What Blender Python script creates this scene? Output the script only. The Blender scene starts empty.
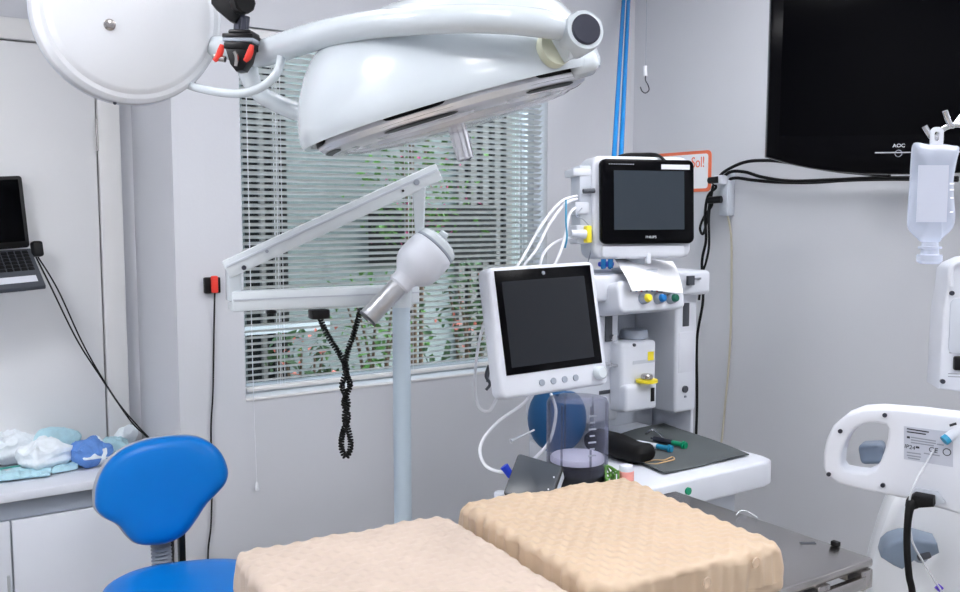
import bpy, bmesh, math, random
from mathutils import Vector, Matrix, noise
random.seed(7)
SC = bpy.context.scene
COL = SC.collection
V = Vector
PI = math.pi

# ------------------------------------------------------------------ camera
FPX = 915.0
TH = math.atan(615 / FPX)
PT = math.atan(81 / FPX)
s_, c_ = math.sin(TH), math.cos(TH)
CF = V((s_ * math.cos(PT), c_ * math.cos(PT), -math.sin(PT)))
CR = V((c_, -s_, 0))
CU = CR.cross(CF)
CP = V((0, 0, 1.5))
FH = V((s_, c_, 0))            # level forward
Z = V((0, 0, 1))
cam = bpy.data.objects.new('camera', bpy.data.cameras.new('camera'))
cam.data.lens = 36 * FPX / 960
cam.data.sensor_width = 36
cam.data.clip_start = 0.02
cam.location = CP
cam.rotation_euler = (PI / 2 - PT, 0, -TH)
COL.objects.link(cam)
SC.camera = cam


def ray(x, y):
    return CF + CR * ((x - 480) / FPX) + CU * (-(y - 296) / FPX)


def at(x, y, d):               # a measured photo point at a known distance -> world
    return CP + ray(x, y) * d


def onax(ax, v, x, y):
    r = ray(x, y)
    return CP + r * ((v - CP[ax]) / r[ax])


def onX(v, x, y): return onax(0, v, x, y)
def onY(v, x, y): return onax(1, v, x, y)
def onZ(v, x, y): return onax(2, v, x, y)


def FR(o, x, z=None):          # frame: local x, local y away from the viewer, local z up
    x = V(x).normalized()
    z = V(z) if z is not None else V((0, 0, 1))
    y = z.cross(x).normalized()
    z = x.cross(y)
    m = Matrix((x, y, z)).transposed().to_4x4()
    m.translation = V(o)
    return m


def AX(o, zdir):               # frame whose local z points along zdir
    z = V(zdir).normalized()
    m = z.to_track_quat('Z', 'Y').to_matrix().to_4x4()
    m.translation = V(o)
    return m


# ------------------------------------------------------------------ materials
def lin(c):
    return tuple((v / 255 / 12.92 if v / 255 <= .04045 else ((v / 255 + .055) / 1.055) ** 2.4) for v in c)


MATS = {}


def mat(name, col, rough=.5, metal=0., var=.03, scale=8., bump=0., bscale=60., spec=.5, coat=0., emit=0., alpha=1., trans=0., ior=1.45, sss=0.):
    m = bpy.data.materials.new(name)
    m.use_nodes = True
    nt = m.node_tree
    b = nt.nodes['Principled BSDF']
    c = lin(col)
    tc = nt.nodes.new('ShaderNodeTexCoord')
    n = nt.nodes.new('ShaderNodeTexNoise')
    n.inputs['Scale'].default_value = scale
    n.inputs['Detail'].default_value = 3
    nt.links.new(tc.outputs['Object'], n.inputs['Vector'])
    r = nt.nodes.new('ShaderNodeValToRGB')
    r.color_ramp.elements[0].position = .3
    r.color_ramp.elements[1].position = .7
    r.color_ramp.elements[0].color = tuple(max(0, v * (1 - var)) for v in c) + (1,)
    r.color_ramp.elements[1].color = tuple(min(1, v * (1 + var)) for v in c) + (1,)
    nt.links.new(n.outputs['Fac'], r.inputs['Fac'])
    nt.links.new(r.outputs['Color'], b.inputs['Base Color'])
    b.inputs['Roughness'].default_value = rough
    b.inputs['Metallic'].default_value = metal
    b.inputs['Specular IOR Level'].default_value = spec
    b.inputs['Coat Weight'].default_value = coat
    b.inputs['IOR'].default_value = ior
    b.inputs['Alpha'].default_value = alpha
    b.inputs['Transmission Weight'].default_value = trans
    if sss:
        b.inputs['Subsurface Weight'].default_value = sss
        b.inputs['Subsurface Radius'].default_value = (.02, .012, .008)
    if emit:
        b.inputs['Emission Color'].default_value = c + (1,)
        b.inputs['Emission Strength'].default_value = emit
    if bump:
        n2 = nt.nodes.new('ShaderNodeTexNoise')
        n2.inputs['Scale'].default_value = bscale
        n2.inputs['Detail'].default_value = 4
        nt.links.new(tc.outputs['Object'], n2.inputs['Vector'])
        bp = nt.nodes.new('ShaderNodeBump')
        bp.inputs['Strength'].default_value = bump
        bp.inputs['Distance'].default_value = .01
        nt.links.new(n2.outputs['Fac'], bp.inputs['Height'])
        nt.links.new(bp.outputs['Normal'], b.inputs['Normal'])
    MATS[name] = m
    return m


def clear(name, col, mixf=.25, rough=.08, edge=.6, tint=None):   # thin clear plastic or glass
    m = bpy.data.materials.new(name)
    m.use_nodes = True
    nt = m.node_tree
    out = nt.nodes['Material Output']
    b = nt.nodes['Principled BSDF']
    b.inputs['Base Color'].default_value = lin(col) + (1,)
    b.inputs['Roughness'].default_value = rough
    t = nt.nodes.new('ShaderNodeBsdfTransparent')
    t.inputs['Color'].default_value = tint or tuple(min(1, .75 + .25 * v) for v in lin(col)) + (1,)
    lw = nt.nodes.new('ShaderNodeLayerWeight')
    lw.inputs['Blend'].default_value = .35
    ma = nt.nodes.new('ShaderNodeMath')
    ma.operation = 'MULTIPLY_ADD'
    ma.inputs[1].default_value = edge
    ma.inputs[2].default_value = mixf
    ma.use_clamp = True
    nt.links.new(lw.outputs['Facing'], ma.inputs[0])
    mx = nt.nodes.new('ShaderNodeMixShader')
    nt.links.new(ma.outputs[0], mx.inputs['Fac'])
    nt.links.new(t.outputs[0], mx.inputs[1])
    nt.links.new(b.outputs[0], mx.inputs[2])
    nt.links.new(mx.outputs[0], out.inputs['Surface'])
    MATS[name] = m
    return m


wall_m = mat('wall_paint', (207, 209, 215), .75, var=.015, scale=1.5, bump=.03, bscale=120)
ceil_m = mat('ceiling_paint', (232, 232, 232), .8, var=.01)
floor_m = mat('vinyl_floor', (176, 172, 164), .35, var=.06, scale=14)
door_m = mat('door_laminate', (228, 229, 231), .45, var=.01, scale=2)
trim_m = mat('frame_paint', (226, 226, 226), .45, var=.01)
pole_m = mat('pole_paint', (178, 193, 205), .35, var=.01)
arm_m = mat('arm_paint', (214, 221, 226), .35, var=.01)
slat_m = mat('slat_aluminium', (226, 228, 226), .42, var=.02)
alu_m = mat('aluminium', (190, 194, 198), .35, metal=.7)
glass_m = clear('window_glass', (20, 30, 28), .03, .02, .12, (.95, .98, .97, 1))
white_m = mat('white_enamel', (204, 212, 218), .2, var=.008, coat=.4)
lit_white_m = mat('hub_enamel', (238, 241, 246), .25, var=.005, coat=.3)  # white enamel lightened, standing in for light falling on the hub face
wp_m = mat('white_plastic', (214, 218, 227), .36, var=.012)
wp2_m = mat('grey_white_plastic', (192, 198, 208), .42, var=.015)
gray_m = mat('grey_plastic', (150, 158, 170), .45, var=.03)
dgray_m = mat('dark_grey_plastic', (70, 74, 82), .45)
bluegray_m = mat('blue_grey_plastic', (120, 134, 152), .42, var=.03)
black_m = mat('black_plastic', (7, 7, 10), .38, var=.1, spec=.35)
rubber_m = mat('black_rubber', (5, 5, 7), .6, var=.1, spec=.3)
bezel_m = mat('gloss_black_bezel', (2, 2, 5), .2, spec=.12)
screen_m = mat('screen_glass', (46, 54, 62), .16, spec=.5)
screen2_m = mat('dark_screen_glass', (30, 33, 38), .2, spec=.3)
tvs_m = mat('tv_screen_glass', (1, 1, 3), .12, spec=.07)
steel_m = mat('brushed_steel', (178, 174, 172), .24, metal=1, var=.08, scale=5, bump=.03, bscale=200)
chrome_m = mat('chrome', (215, 215, 218), .12, metal=1)
reflector_m = mat('reflector', (224, 225, 230), .28, metal=.6)
lens_m = clear('lamp_lens', (225, 228, 236), .12, .04, .5)
pad2_m = mat('pad_cover_pale', (191, 175, 162), .5, var=.05, scale=9, bump=.05, bscale=35)
pad_m = mat('pad_cover', (195, 173, 149), .5, var=.05, scale=9, bump=.05, bscale=35, sss=.08)
film_m = clear('clear_film', (226, 206, 184), .3, .2, .4)
blue_m = mat('blue_vinyl', (0, 112, 196), .34, var=.03, spec=.25)
dblue_m = mat('dark_blue_rubber', (10, 84, 136), .45, var=.05)
bluet_m = mat('blue_tube', (22, 128, 200), .25, coat=.3)
shell_m = mat('grey_shell', (160, 164, 172), .45)
bellow_m = clear('bellows_dome', (128, 132, 156), .05, .06, .6)
liquidw_m = mat('bellows_disc', (218, 216, 236), .4)
red_m = mat('red_plastic', (228, 62, 50), .4)
yellow_m = mat('yellow_plastic', (240, 220, 50), .45)
green_m = mat('green_plastic', (10, 140, 100), .4)
teal_m = mat('teal_plastic', (40, 140, 180), .35)
kblue_m = mat('knob_blue', (20, 110, 180), .4)
kgreen_m = mat('knob_green', (10, 90, 70), .4)
orange_m = mat('orange_ink', (238, 120, 84), .6)
paper_m = mat('paper', (246, 247, 250), .7, var=.01)
plate_m = mat('rating_plate', (184, 189, 202), .5, var=.02)
label_m = mat('label_film', (214, 217, 226), .45, var=.01)
ink_m = mat('ink', (45, 47, 55), .6)
inkl_m = mat('pale_ink', (140, 144, 154), .6)
drape_m = mat('grey_mat', (84, 90, 92), .75, var=.05, bump=.1, bscale=200)
bag_m = clear('iv_bag_film', (222, 230, 246), .32, .15, .5)
fluid_m = clear('iv_label', (222, 226, 238), .5, .4, .2)
tube_m = mat('white_tube', (232, 234, 240), .35)
ctube_m = clear('clear_tube', (236, 240, 246), .45, .15, .4)
cable_m = mat('black_cable', (5, 5, 7), .5, spec=.3)
beige_m = mat('beige_cable', (196, 190, 172), .5)
pouch_m = clear('sterile_pouch', (206, 230, 238), .68, .25, .3)
pouch2_m = mat('pouch_paper', (232, 240, 246), .35, var=.08, scale=30, bump=.5, bscale=40)
pouchb_m = mat('pouch_blue', (178, 216, 228), .4, var=.1, scale=30, bump=.5, bscale=40)
wrap_m = mat('blue_wrap', (92, 138, 208), .6, var=.1, scale=20, bump=.6, bscale=40)
pdgreen_m = mat('green_strip', (70, 160, 150), .5)
pink_m = mat('pink_label', (240, 160, 150), .5)
foil_m = mat('silver_collar', (186, 188, 192), .3, metal=.65, bump=.3, bscale=60)
gunmetal_m = mat('gunmetal', (60, 62, 74), .35, metal=.5)
ivory_m = mat('ivory_plastic', (206, 208, 186), .4)
garden_m = mat('garden_render', (124, 134, 133), .9, var=.06, scale=3)
lattice_m = mat('lattice_paint', (104, 104, 102), .85, var=.06)
dark_m = mat('dark_opening', (14, 17, 18), .9)
leaf_m = mat('leaf', (76, 122, 50), .55, var=.35, scale=6)
leaf2_m = mat('leaf_dark', (52, 84, 44), .55, var=.35, scale=6)
flow_m = mat('pink_flower', (214, 84, 140), .6, var=.2)
flowr_m = mat('coral_flower', (226, 128, 110), .6, var=.2)
trunk_m = mat('stem_bark', (92, 74, 58), .85, var=.2)
soil_m = mat('garden_soil', (120, 108, 94), .95, var=.15)


# ------------------------------------------------------------------ mesh builder
class MB:
    def __init__(self):
        self.bm = bmesh.new()

    def _take(self, t, M=None):
        if M is not None:
            t.transform(M)
            if M.determinant() < 0:
                bmesh.ops.reverse_faces(t, faces=t.faces)
        me = bpy.data.meshes.new('tmp')
        t.to_mesh(me)
        t.free()
        self.bm.from_mesh(me)
        bpy.data.meshes.remove(me)
        return self

    def box(self, size, M=None, c=(0, 0, 0), bev=0., seg=2):
        t = bmesh.new()
        bmesh.ops.create_cube(t, size=1)
        for v in t.verts:
            v.co = V((v.co.x * size[0] + c[0], v.co.y * size[1] + c[1], v.co.z * size[2] + c[2]))
        if bev:
            bmesh.ops.bevel(t, geom=t.edges[:], offset=bev, segments=seg, profile=.5, affect='EDGES')
        return self._take(t, M)

    def rng(self, a, b, bev=0., seg=2, M=None):      # box from corner to corner
        a, b = V(a), V(b)
        return self.box(tuple(abs(v) for v in (b - a)), M, tuple((a + b) / 2), bev, seg)

    def lathe(self, prof, M=None, n=40, caps=True):
        t = bmesh.new()
        rings = []
        for r, z in prof:
            if r < 1e-6:
                rings.append([t.verts.new((0, 0, z))])
            else:
                rings.append([t.verts.new((r * math.cos(2 * PI * i / n), r * math.sin(2 * PI * i / n), z)) for i in range(n)])
        for a, b in zip(rings, rings[1:]):
            for i in range(n):
                j = (i + 1) % n
                if len(a) == 1 and len(b) == 1:
                    continue
                if len(a) == 1:
                    t.faces.new((a[0], b[i], b[j]))
                elif len(b) == 1:
                    t.faces.new((a[i], a[j], b[0]))
                else:
                    t.faces.new((a[i], a[j], b[j], b[i]))
        if caps:
            if len(rings[0]) > 1: t.faces.new(rings[0])
            if len(rings[-1]) > 1: t.faces.new(rings[-1])
        bmesh.ops.recalc_face_normals(t, faces=t.faces[:])
        return self._take(t, M)

    def cyl(self, a, b, r, r2=None, n=24, bev=0.):
        a, b = V(a), V(b)
        L = (b - a).length
        r2 = r if r2 is None else r2
        if bev:
            pr = [(r - bev, 0), (r, bev), (r2, L - bev), (r2 - bev, L)]
        else:
            pr = [(r, 0), (r2, L)]
        return self.lathe(pr, AX(a, b - a), n)

    def tube(self, pts, r, n=8, spline=True, res=8, closed=False):
        pts = [V(p) for p in pts]
        if spline and len(pts) > 2:
            pts, r = crom(pts, r, res, closed)
        rr = r if isinstance(r, (list, tuple)) else [r] * len(pts)
        t = bmesh.new()
        N = len(pts)
        rings = []
        up = None
        for i in range(N):
            if closed:
                d = pts[(i + 1) % N] - pts[i - 1]
            else:
                d = pts[min(i + 1, N - 1)] - pts[max(i - 1, 0)]
            if d.length < 1e-9: d = V((0, 0, 1))
            d.normalize()
            if up is None:
                up = V((0, 0, 1)) if abs(d.z) < .9 else V((1, 0, 0))
            sd = d.cross(up)
            if sd.length < 1e-6: sd = d.orthogonal()
            sd.normalize()
            up = sd.cross(d).normalized()
            rings.append([t.verts.new(pts[i] + (sd * math.cos(2 * PI * k / n) + up * math.sin(2 * PI * k / n)) * rr[i]) for k in range(n)])
        pairs = list(zip(rings, rings[1:])) + ([(rings[-1], rings[0])] if closed else [])
        for a, b in pairs:
            for k in range(n):
                l = (k + 1) % n
                t.faces.new((a[k], a[l], b[l], b[k]))
        if not closed:
            t.faces.new(rings[0]); t.faces.new(rings[-1])
        bmesh.ops.recalc_face_normals(t, faces=t.faces[:])
        return self._take(t)

    def prism(self, pts, h, M=None, bev=0., seg=2):   # outline in local x,z ; extruded along local +y by h
        t = bmesh.new()
        f = t.faces.new([t.verts.new((p[0], 0, p[1])) for p in pts])
        r = bmesh.ops.extrude_face_region(t, geom=[f])
        for v in r['geom']:
            if isinstance(v, bmesh.types.BMVert): v.co.y += h
        bmesh.ops.recalc_face_normals(t, faces=t.faces[:])
        if bev:
            es = [e for e in t.edges if abs(e.verts[0].co.y - e.verts[1].co.y) < 1e-6]
            bmesh.ops.bevel(t, geom=es, offset=bev, segments=seg, profile=.5, affect='EDGES')
        return self._take(t, M)

    def ring(self, outer, inner, h, M=None, bev=0.):  # outline with a hole (equal point counts), local x,z ; along +y
        t = bmesh.new()
        n = len(outer)
        L = []
        for pts in (outer, inner):
            for y in (0, h):
                L.append([t.verts.new((p[0], y, p[1])) for p in pts])
        o0, o1, i0, i1 = L
        for k in range(n):
            l = (k + 1) % n
            t.faces.new((o0[k], o0[l], i0[l], i0[k]))
            t.faces.new((o1[k], i1[k], i1[l], o1[l]))
            t.faces.new((o0[k], o1[k], o1[l], o0[l]))
            t.faces.new((i0[k], i0[l], i1[l], i1[k]))
        bmesh.ops.recalc_face_normals(t, faces=t.faces[:])
        if bev:
            es = [e for e in t.edges if abs(e.verts[0].co.y - e.verts[1].co.y) < 1e-6 and len(e.link_faces) == 2 and e.calc_face_angle(0) > .6]
            bmesh.ops.bevel(t, geom=es, offset=bev, segments=2, profile=.5, affect='EDGES')
        return self._take(t, M)

    def rbox(self, dims, rad, M=None, cuts=30, disp=None):   # evenly gridded rounded box, for soft things
        t = bmesh.new()
        bmesh.ops.create_cube(t, size=2)
        bmesh.ops.subdivide_edges(t, edges=t.edges[:], cuts=cuts, use_grid_fill=True)
        D = V(dims) / 2
        for v in t.verts:
            p = V((v.co.x * D.x, v.co.y * D.y, v.co.z * D.z))
            q = V([max(-(D[i] - rad), min(D[i] - rad, p[i])) for i in range(3)])
            d = p - q
            if d.length > 1e-9:
                nrm = d.normalized()
                p = q + nrm * rad
            else:
                nrm = V((0, 0, 1))
            if disp: p = p + disp(p, nrm)
            v.co = p
        return self._take(t, M)

    def sphere(self, c, r, M=None, n=20):
        t = bmesh.new()
        bmesh.ops.create_uvsphere(t, u_segments=n, v_segments=n // 2, radius=1)
        rr = r if isinstance(r, (tuple, list)) else (r, r, r)
        for v in t.verts:
            v.co = V((v.co.x * rr[0] + c[0], v.co.y * rr[1] + c[1], v.co.z * rr[2] + c[2]))
        return self._take(t, M)


def crom(pts, r, res, closed=False):
    out, ro = [], []
    n = len(pts)
    rl = r if isinstance(r, (list, tuple)) else [r] * n
    segs = n if closed else n - 1
    for i in range(segs):
        g = (lambda k: pts[k % n]) if closed else (lambda k: pts[max(0, min(n - 1, k))])
        p0, p1, p2, p3 = g(i - 1), g(i), g(i + 1), g(i + 2)
        for k in range(res):
            t = k / res
            out.append(.5 * ((2 * p1) + (p2 - p0) * t + (2 * p0 - 5 * p1 + 4 * p2 - p3) * t * t + (3 * p1 - p0 - 3 * p2 + p3) * t ** 3))
            ro.append(rl[i % n] * (1 - t) + rl[(i + 1) % n] * t)
    if not closed:
        out.append(pts[-1]); ro.append(rl[-1])
    return out, ro


def rrect(w, h, r, n=6, cx=0, cz=0):
    pts = []
    for (sx, sz, a0) in ((1, 1, 0), (-1, 1, 90), (-1, -1, 180), (1, -1, 270)):
        for k in range(n + 1):
            a = math.radians(a0 + 90 * k / n)
            pts.append((cx + sx * (w / 2 - r) + r * math.cos(a), cz + sz * (h / 2 - r) + r * math.sin(a)))
    return pts


def wloc(o):
    p = V((0, 0, 0))
    while o is not None:
        p = p + o.location
        o = o.parent
    return p


def obj(name, mb, m, parent=None, smooth=40):
    me = bpy.data.meshes.new(name)
    bm = mb.bm if isinstance(mb, MB) else mb
    if parent is None:
        xs = [v.co for v in bm.verts]
        lo = V([min(v[i] for v in xs) for i in range(3)])
        hi = V([max(v[i] for v in xs) for i in range(3)])
        off = V(((lo.x + hi.x) / 2, (lo.y + hi.y) / 2, lo.z))
    else:
        off = wloc(parent)
    bm.transform(Matrix.Translation(-off))
    bm.to_mesh(me)
    bm.free()
    if smooth:
        for p in me.polygons: p.use_smooth = True
        me.set_sharp_from_angle(angle=math.radians(smooth))
    o = bpy.data.objects.new(name, me)
    me.materials.append(m)
    COL.objects.link(o)
    if parent is None:
        o.location = off
    else:
        o.parent = parent
    return o


def tag(o, label, cat, group=None):
    o['label'] = label
    o['category'] = cat
    if group: o['group'] = group
    return o


def thing(name, loc, label, cat, group=None):
    o = bpy.data.objects.new(name, None)
    o.empty_display_size = .05
    COL.objects.link(o)
    o.location = loc
    return tag(o, label, cat, group)


def struct(name, mb, m, parent=None):
    o = obj(name, mb, m, parent)
    if parent is None: o['kind'] = 'structure'
    return o


def lab(o, t):
    o['label'] = t
    return o


def text(name, body, size, M, m, parent, sx=1., ext=.0004):
    cu = bpy.data.curves.new('t', 'FONT')
    cu.body = body
    cu.size = size
    cu.extrude = ext
    cu.align_x = 'CENTER'
    cu.align_y = 'CENTER'
    to = bpy.data.objects.new('t', cu)
    COL.objects.link(to)
    bpy.context.view_layer.update()
    dg = bpy.context.evaluated_depsgraph_get()
    me = bpy.data.meshes.new_from_object(to.evaluated_get(dg))
    bpy.data.objects.remove(to)
    bm = bmesh.new()
    bm.from_mesh(me)
    bpy.data.meshes.remove(me)
    bm.transform(M @ Matrix.Rotation(PI / 2, 4, 'X') @ Matrix.Diagonal((sx, 1, 1, 1)))
    return obj(name, bm, m, parent, 0)


# ------------------------------------------------------------------ the room
XR, YB, YD, XP, HC = 2.79, 2.96, 3.47, .82, 2.75
XL, YF = -1.4, -1.8
WX0, WX1, WZ0, WZ1 = 1.04, 2.32, .875, 2.115
struct('floor', MB().rng((XL - .1, YF - .1, -.08), (XR + .1, YD + .1, 0)), floor_m)
struct('ceiling', MB().rng((XL - .1, YF - .1, HC), (XR + .1, YD + .1, HC + .08)), ceil_m)
struct('wall_right', MB().rng((XR, YF, 0), (XR + .1, YB + .14, HC)), wall_m)
struct('wall_left', MB().rng((XL - .1, YF, 0), (XL, YD, HC)), wall_m)
struct('wall_rear', MB().rng((XL, YF - .1, 0), (XR, YF, HC)), wall_m)
# recess wall with door opening behind the leaf
DX0, DX1, DZ = -.35, .77, 2.15
struct('wall_door', MB().rng((XL, YD, 0), (XP + .1, YD + .1, HC)), wall_m)
struct('wall_return', MB().rng((XP, YB, 0), (XP + .1, YD, HC)), wall_m)
w = MB()
w.rng((XP + .1, YB, 0), (WX0, YB + .14, HC)); w.rng((WX1, YB, 0), (XR, YB + .14, HC))
w.rng((WX0, YB, 0), (WX1, YB + .14, WZ0))
T2 = (1.86, 2.27, 2.62)                      # small high window : x0, z0, z1
w.rng((WX0, YB, WZ1), (T2[0], YB + .14, HC)); w.rng((T2[0], YB, WZ1), (WX1, YB + .14, T2[1])); w.rng((T2[0], YB, T2[2]), (WX1, YB + .14, HC))
struct('wall_window', w, wall_m)

# window
fr = MB()
yy = YB + .09
for a, b in (((WX0, yy, WZ0), (WX0 + .035, yy + .05, WZ1)), ((WX1 - .035, yy, WZ0), (WX1, yy + .05, WZ1)),
             ((WX0, yy, WZ0), (WX1, yy + .05, WZ0 + .035)), ((WX0, yy, WZ1 - .035), (WX1, yy + .05, WZ1))):
    fr.rng(a, b, .003)
win = struct('window_1', fr, alu_m)
obj('window_pane', MB().rng((WX0 + .03, yy + .02, WZ0 + .03), (WX1 - .03, yy + .026, WZ1 - .03)), glass_m, win)
obj('window_sill', MB().rng((WX0, YB - .004, WZ0 - .0), (WX1, YB + .09, WZ0 + .008), .002), trim_m, win)
fr = MB()
for a, b in (((T2[0], YB - .012, T2[1]), (T2[0] + .028, YB + .05, T2[2])), ((WX1 - .028, YB - .012, T2[1]), (WX1, YB + .05, T2[2])),
             ((T2[0], YB - .012, T2[1]), (WX1, YB + .05, T2[1] + .028)), ((T2[0], YB - .012, T2[2] - .028), (WX1, YB + .05, T2[2]))):
    fr.rng(a, b, .002)
w2 = struct('window_2', fr, wp_m)
obj('dark_pane', MB().rng((T2[0] + .02, YB + .02, T2[1] + .02), (WX1 - .02, YB + .03, T2[2] - .02)), bezel_m, w2)

# door in the recess
dl = MB().rng((DX0 + .07, YD - .03, .0), (.692, YD - .002, 2.075), .003)
door = struct('door_1', dl, door_m)
df = MB()
df.rng((.697, YD - .045, 0), (DX1, YD, DZ), .004)
df.rng((DX0, YD - .045, 0), (DX0 + .068, YD, DZ), .004)
df.rng((DX0 + .068, YD - .045, 2.08), (.697, YD, DZ), .004)
obj('door_frame', df, trim_m, door)
p = onY(YD - .032, 93, 135)
obj('hinge', MB().cyl((.695, YD - .037, p.z - .055), (.695, YD - .037, p.z + .055), .0055, n=12), steel_m, door)

# ------------------------------------------------------------------ blind
bl = thing('venetian_blind', (1.68, YB + .03, WZ0 + .01), 'white aluminium venetian blind with half open slats in the window', 'blind')
yb = YB + .028
hr = MB().rng((WX0 + .008, yb - .014, WZ1 - .035), (WX1 - .008, yb + .014, WZ1 - .002), .002)
obj('headrail', hr, trim_m, bl)
PITCH, SW, TL = .0213, .0250, math.radians(26)
sl = MB()
z = WZ1 - .05
zb = WZ0 + .045
t = bmesh.new()
nsl = 0
while z > zb + .01:
    ring0, ring1 = [], []
    for k in range(5):
        u = (k / 4 - .5) * SW
        arch = .0016 * (1 - (2 * u / SW) ** 2)
        dy = u * math.cos(TL) + arch * math.sin(TL)
        dz = -u * math.sin(TL) + arch * math.cos(TL)
        ring0.append((yb + dy, z + dz))
    ring = ring0 + [(y + .0002, q - .0006) for y, q in reversed(ring0)]
    jit = random.uniform(-.0006, .0006)
    A = [t.verts.new((WX0 + .012, y, q + jit)) for y, q in ring]
    B = [t.verts.new((WX1 - .012, y, q - jit)) for y, q in ring]
    n = len(ring)
    for k in range(n):
        l = (k + 1) % n
        t.faces.new((A[k], A[l], B[l], B[k]))
    t.faces.new(A); t.faces.new(list(reversed(B)))
    z -= PITCH
    nsl += 1
bmesh.ops.recalc_face_normals(t, faces=t.faces[:])
sl._take(t)
obj('slats', sl, slat_m, bl, 60)
obj('bottom_rail', MB().rng((WX0 + .01, yb - .013, zb - .018), (WX1 - .01, yb + .013, zb - .004), .004), trim_m, bl)
for x in (WX0 + .13, (WX0 + WX1) / 2 + .0, WX1 - .13):
    c = MB()
    for dy in (-.0135, .0135):
        c.cyl((x, yb + dy, zb - .01), (x, yb + dy, WZ1 - .03), .0009, n=6)
        c.cyl((x + .016, yb + dy, zb - .01), (x + .016, yb + dy, WZ1 - .03), .0009, n=6)
    obj('ladder_cord', c, tube_m, bl)
pw = onY(YB - .012, 246, 90)
pe = onY(YB - .012, 257, 486)
c = MB().tube([(pw.x, YB + .0, WZ1 - .03), (pw.x, YB - .012, pw.z), (pe.x - .006, YB - .012, 1.0), (pe.x, YB - .012, pe.z)], .0013, 6)
lc = obj('lift_cord', c, tube_m, bl)
obj('tassel', MB().lathe([(.002, .03), (.004, .026), (.0075, .004), (.006, 0)], Matrix.Translation((pe.x, YB - .012, pe.z - .015)), 12), tube_m, lc)

# ------------------------------------------------------------------ outside the window
YG = 4.7
struct('ground_outside', MB().rng((-.2, YB + .6, -.1), (6.5, 7.5, 0)), soil_m)
struct('wall_garden', MB().rng((.2, YG, 0), (6.2, YG + .15, 2.4)), garden_m)
# barred opening behind the left of the blind
a, b = onY(YG, 240, 40), onY(YG, 288, 330)
b.z = .45
lw_ = MB().rng((a.x, YG - .02, b.z), (b.x, YG - .005, 2.55))
sh = thing('barred_window', ((a.x + b.x) / 2, YG - .02, b.z), 'dark barred opening in the garden wall behind the left end of the blind', 'window')
obj('opening', lw_, dark_m, sh)
for f_ in (.36, .68):
    obj('bar', MB().rng((a.x + (b.x - a.x) * f_ - .012, YG - .05, b.z), (a.x + (b.x - a.x) * f_ + .012, YG - .02, 2.5)), lattice_m, sh)
a, b = onY(YG, 457, 100), onY(YG, 504, 365)
b.z = .0
lt = thing('lattice_screen', ((a.x + b.x) / 2, YG - .05, b.z), 'grey lattice screen with small dark openings behind the right end of the blind', 'screen')
obj('opening', MB().rng((a.x, YG - .02, b.z), (b.x, YG - .005, 2.5)), dark_m, lt)
g = MB()
n = 4
for i in range(n + 1):
    x = a.x + (b.x - a.x) * i / n
    g.rng((x - .021, YG - .05, b.z), (x + .021, YG - .02, 2.5))
zz = b.z
obj('lattice_bars', g, lattice_m, lt)
a2, b2 = onY(YG - .1, 372, 205), onY(YG - .1, 500, 262)
o = MB().rng((a2.x, YG - .06, b2.z), (b2.x, YG - .052, a2.z))
obj('dark_panel', o, dark_m, lt)
struct('trim_garden', MB().rng((onY(4.4, 240, 329).x, 4.4, onY(4.4, 240, 336).z), (onY(4.4, 330, 329).x, 4.45, onY(4.4, 240, 328).z)), white_m)


def shrub(name, label, cx, cy, z0, z1, rx, n, lm, fm=None, nf=0):
    h = thing(name, (cx, cy, 0), label, 'plant', None)
    st = MB()
    for k in range(5):
        an = k * 1.3
        st.tube([(cx + .02 * math.cos(an), cy + .02 * math.sin(an), 0), (cx + .06 * math.cos(an), cy + .06 * math.sin(an), (z0 + z1) / 2 - .1),
                 (cx + rx * .5 * math.cos(an), cy + .05 * math.sin(an), z1 - .1)], [.012, .009, .004], 6)
    obj('stem', st, trunk_m, h)
    for nm, cnt, mm, sz in (('foliage', n, lm, .055), ('flowers', nf, fm, .03)):
        if not cnt: continue
        t = bmesh.new()
        for _ in range(cnt):
            u, v_, w_ = max(-1, min(1, random.gauss(0, .42))), random.gauss(0, .3), random.uniform(0, 1)
            pt = V((cx + u * rx, cy + max(-.1, min(.1, v_ * rx)), z0 + (z1 - z0) * w_))
            R_ = Matrix.Rotation(random.uniform(0, 6.28), 3, 'Z') @ Matrix.Rotation(random.uniform(-1.2, 1.2), 3, 'X') @ Matrix.Rotation(random.uniform(-.8, .8), 3, 'Y')
            L = sz * random.uniform(.7, 1.6)
            pts = [V((0, 0, 0)), V((L * .25, L * .5, .1 * L)), V((0, L, 0)), V((-L * .25, L * .5, .1 * L))]
            vs = [t.verts.new(pt + R_ @ q) for q in pts]
            t.faces.new((vs[0], vs[1], vs[2])); t.faces.new((vs[0], vs[2], vs[3]))
        mb = MB()
        mb._take(t)
        fo = obj(nm, mb, mm, h, 0)
        fo['kind'] = 'stuff'


shrub('flowering_shrub', 'green garden shrub with pink flowers behind the upper middle of the blind', onY(4.42, 415, 160).x, 4.42, 1.35, 2.3, .42, 520, leaf_m, flow_m, 130)
shrub('flowering_shrub', 'low garden shrub with coral flowers behind the lower left of the blind', onY(3.7, 300, 360).x, 3.7, .45, 1.0, .22, 110, leaf2_m, flowr_m, 70)
shrub('garden_shrub', 'plain green leafy shrub behind the lower middle of the blind', onY(4.0, 375, 340).x, 4.0, .45, 1.2, .34, 190, leaf_m)
shrub('garden_shrub', 'dark green shrub with a few coral flowers behind the top left of the tilted display', onY(3.75, 470, 310).x, 3.75, .6, 1.25, .25, 200, leaf2_m, flowr_m, 50)

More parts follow.
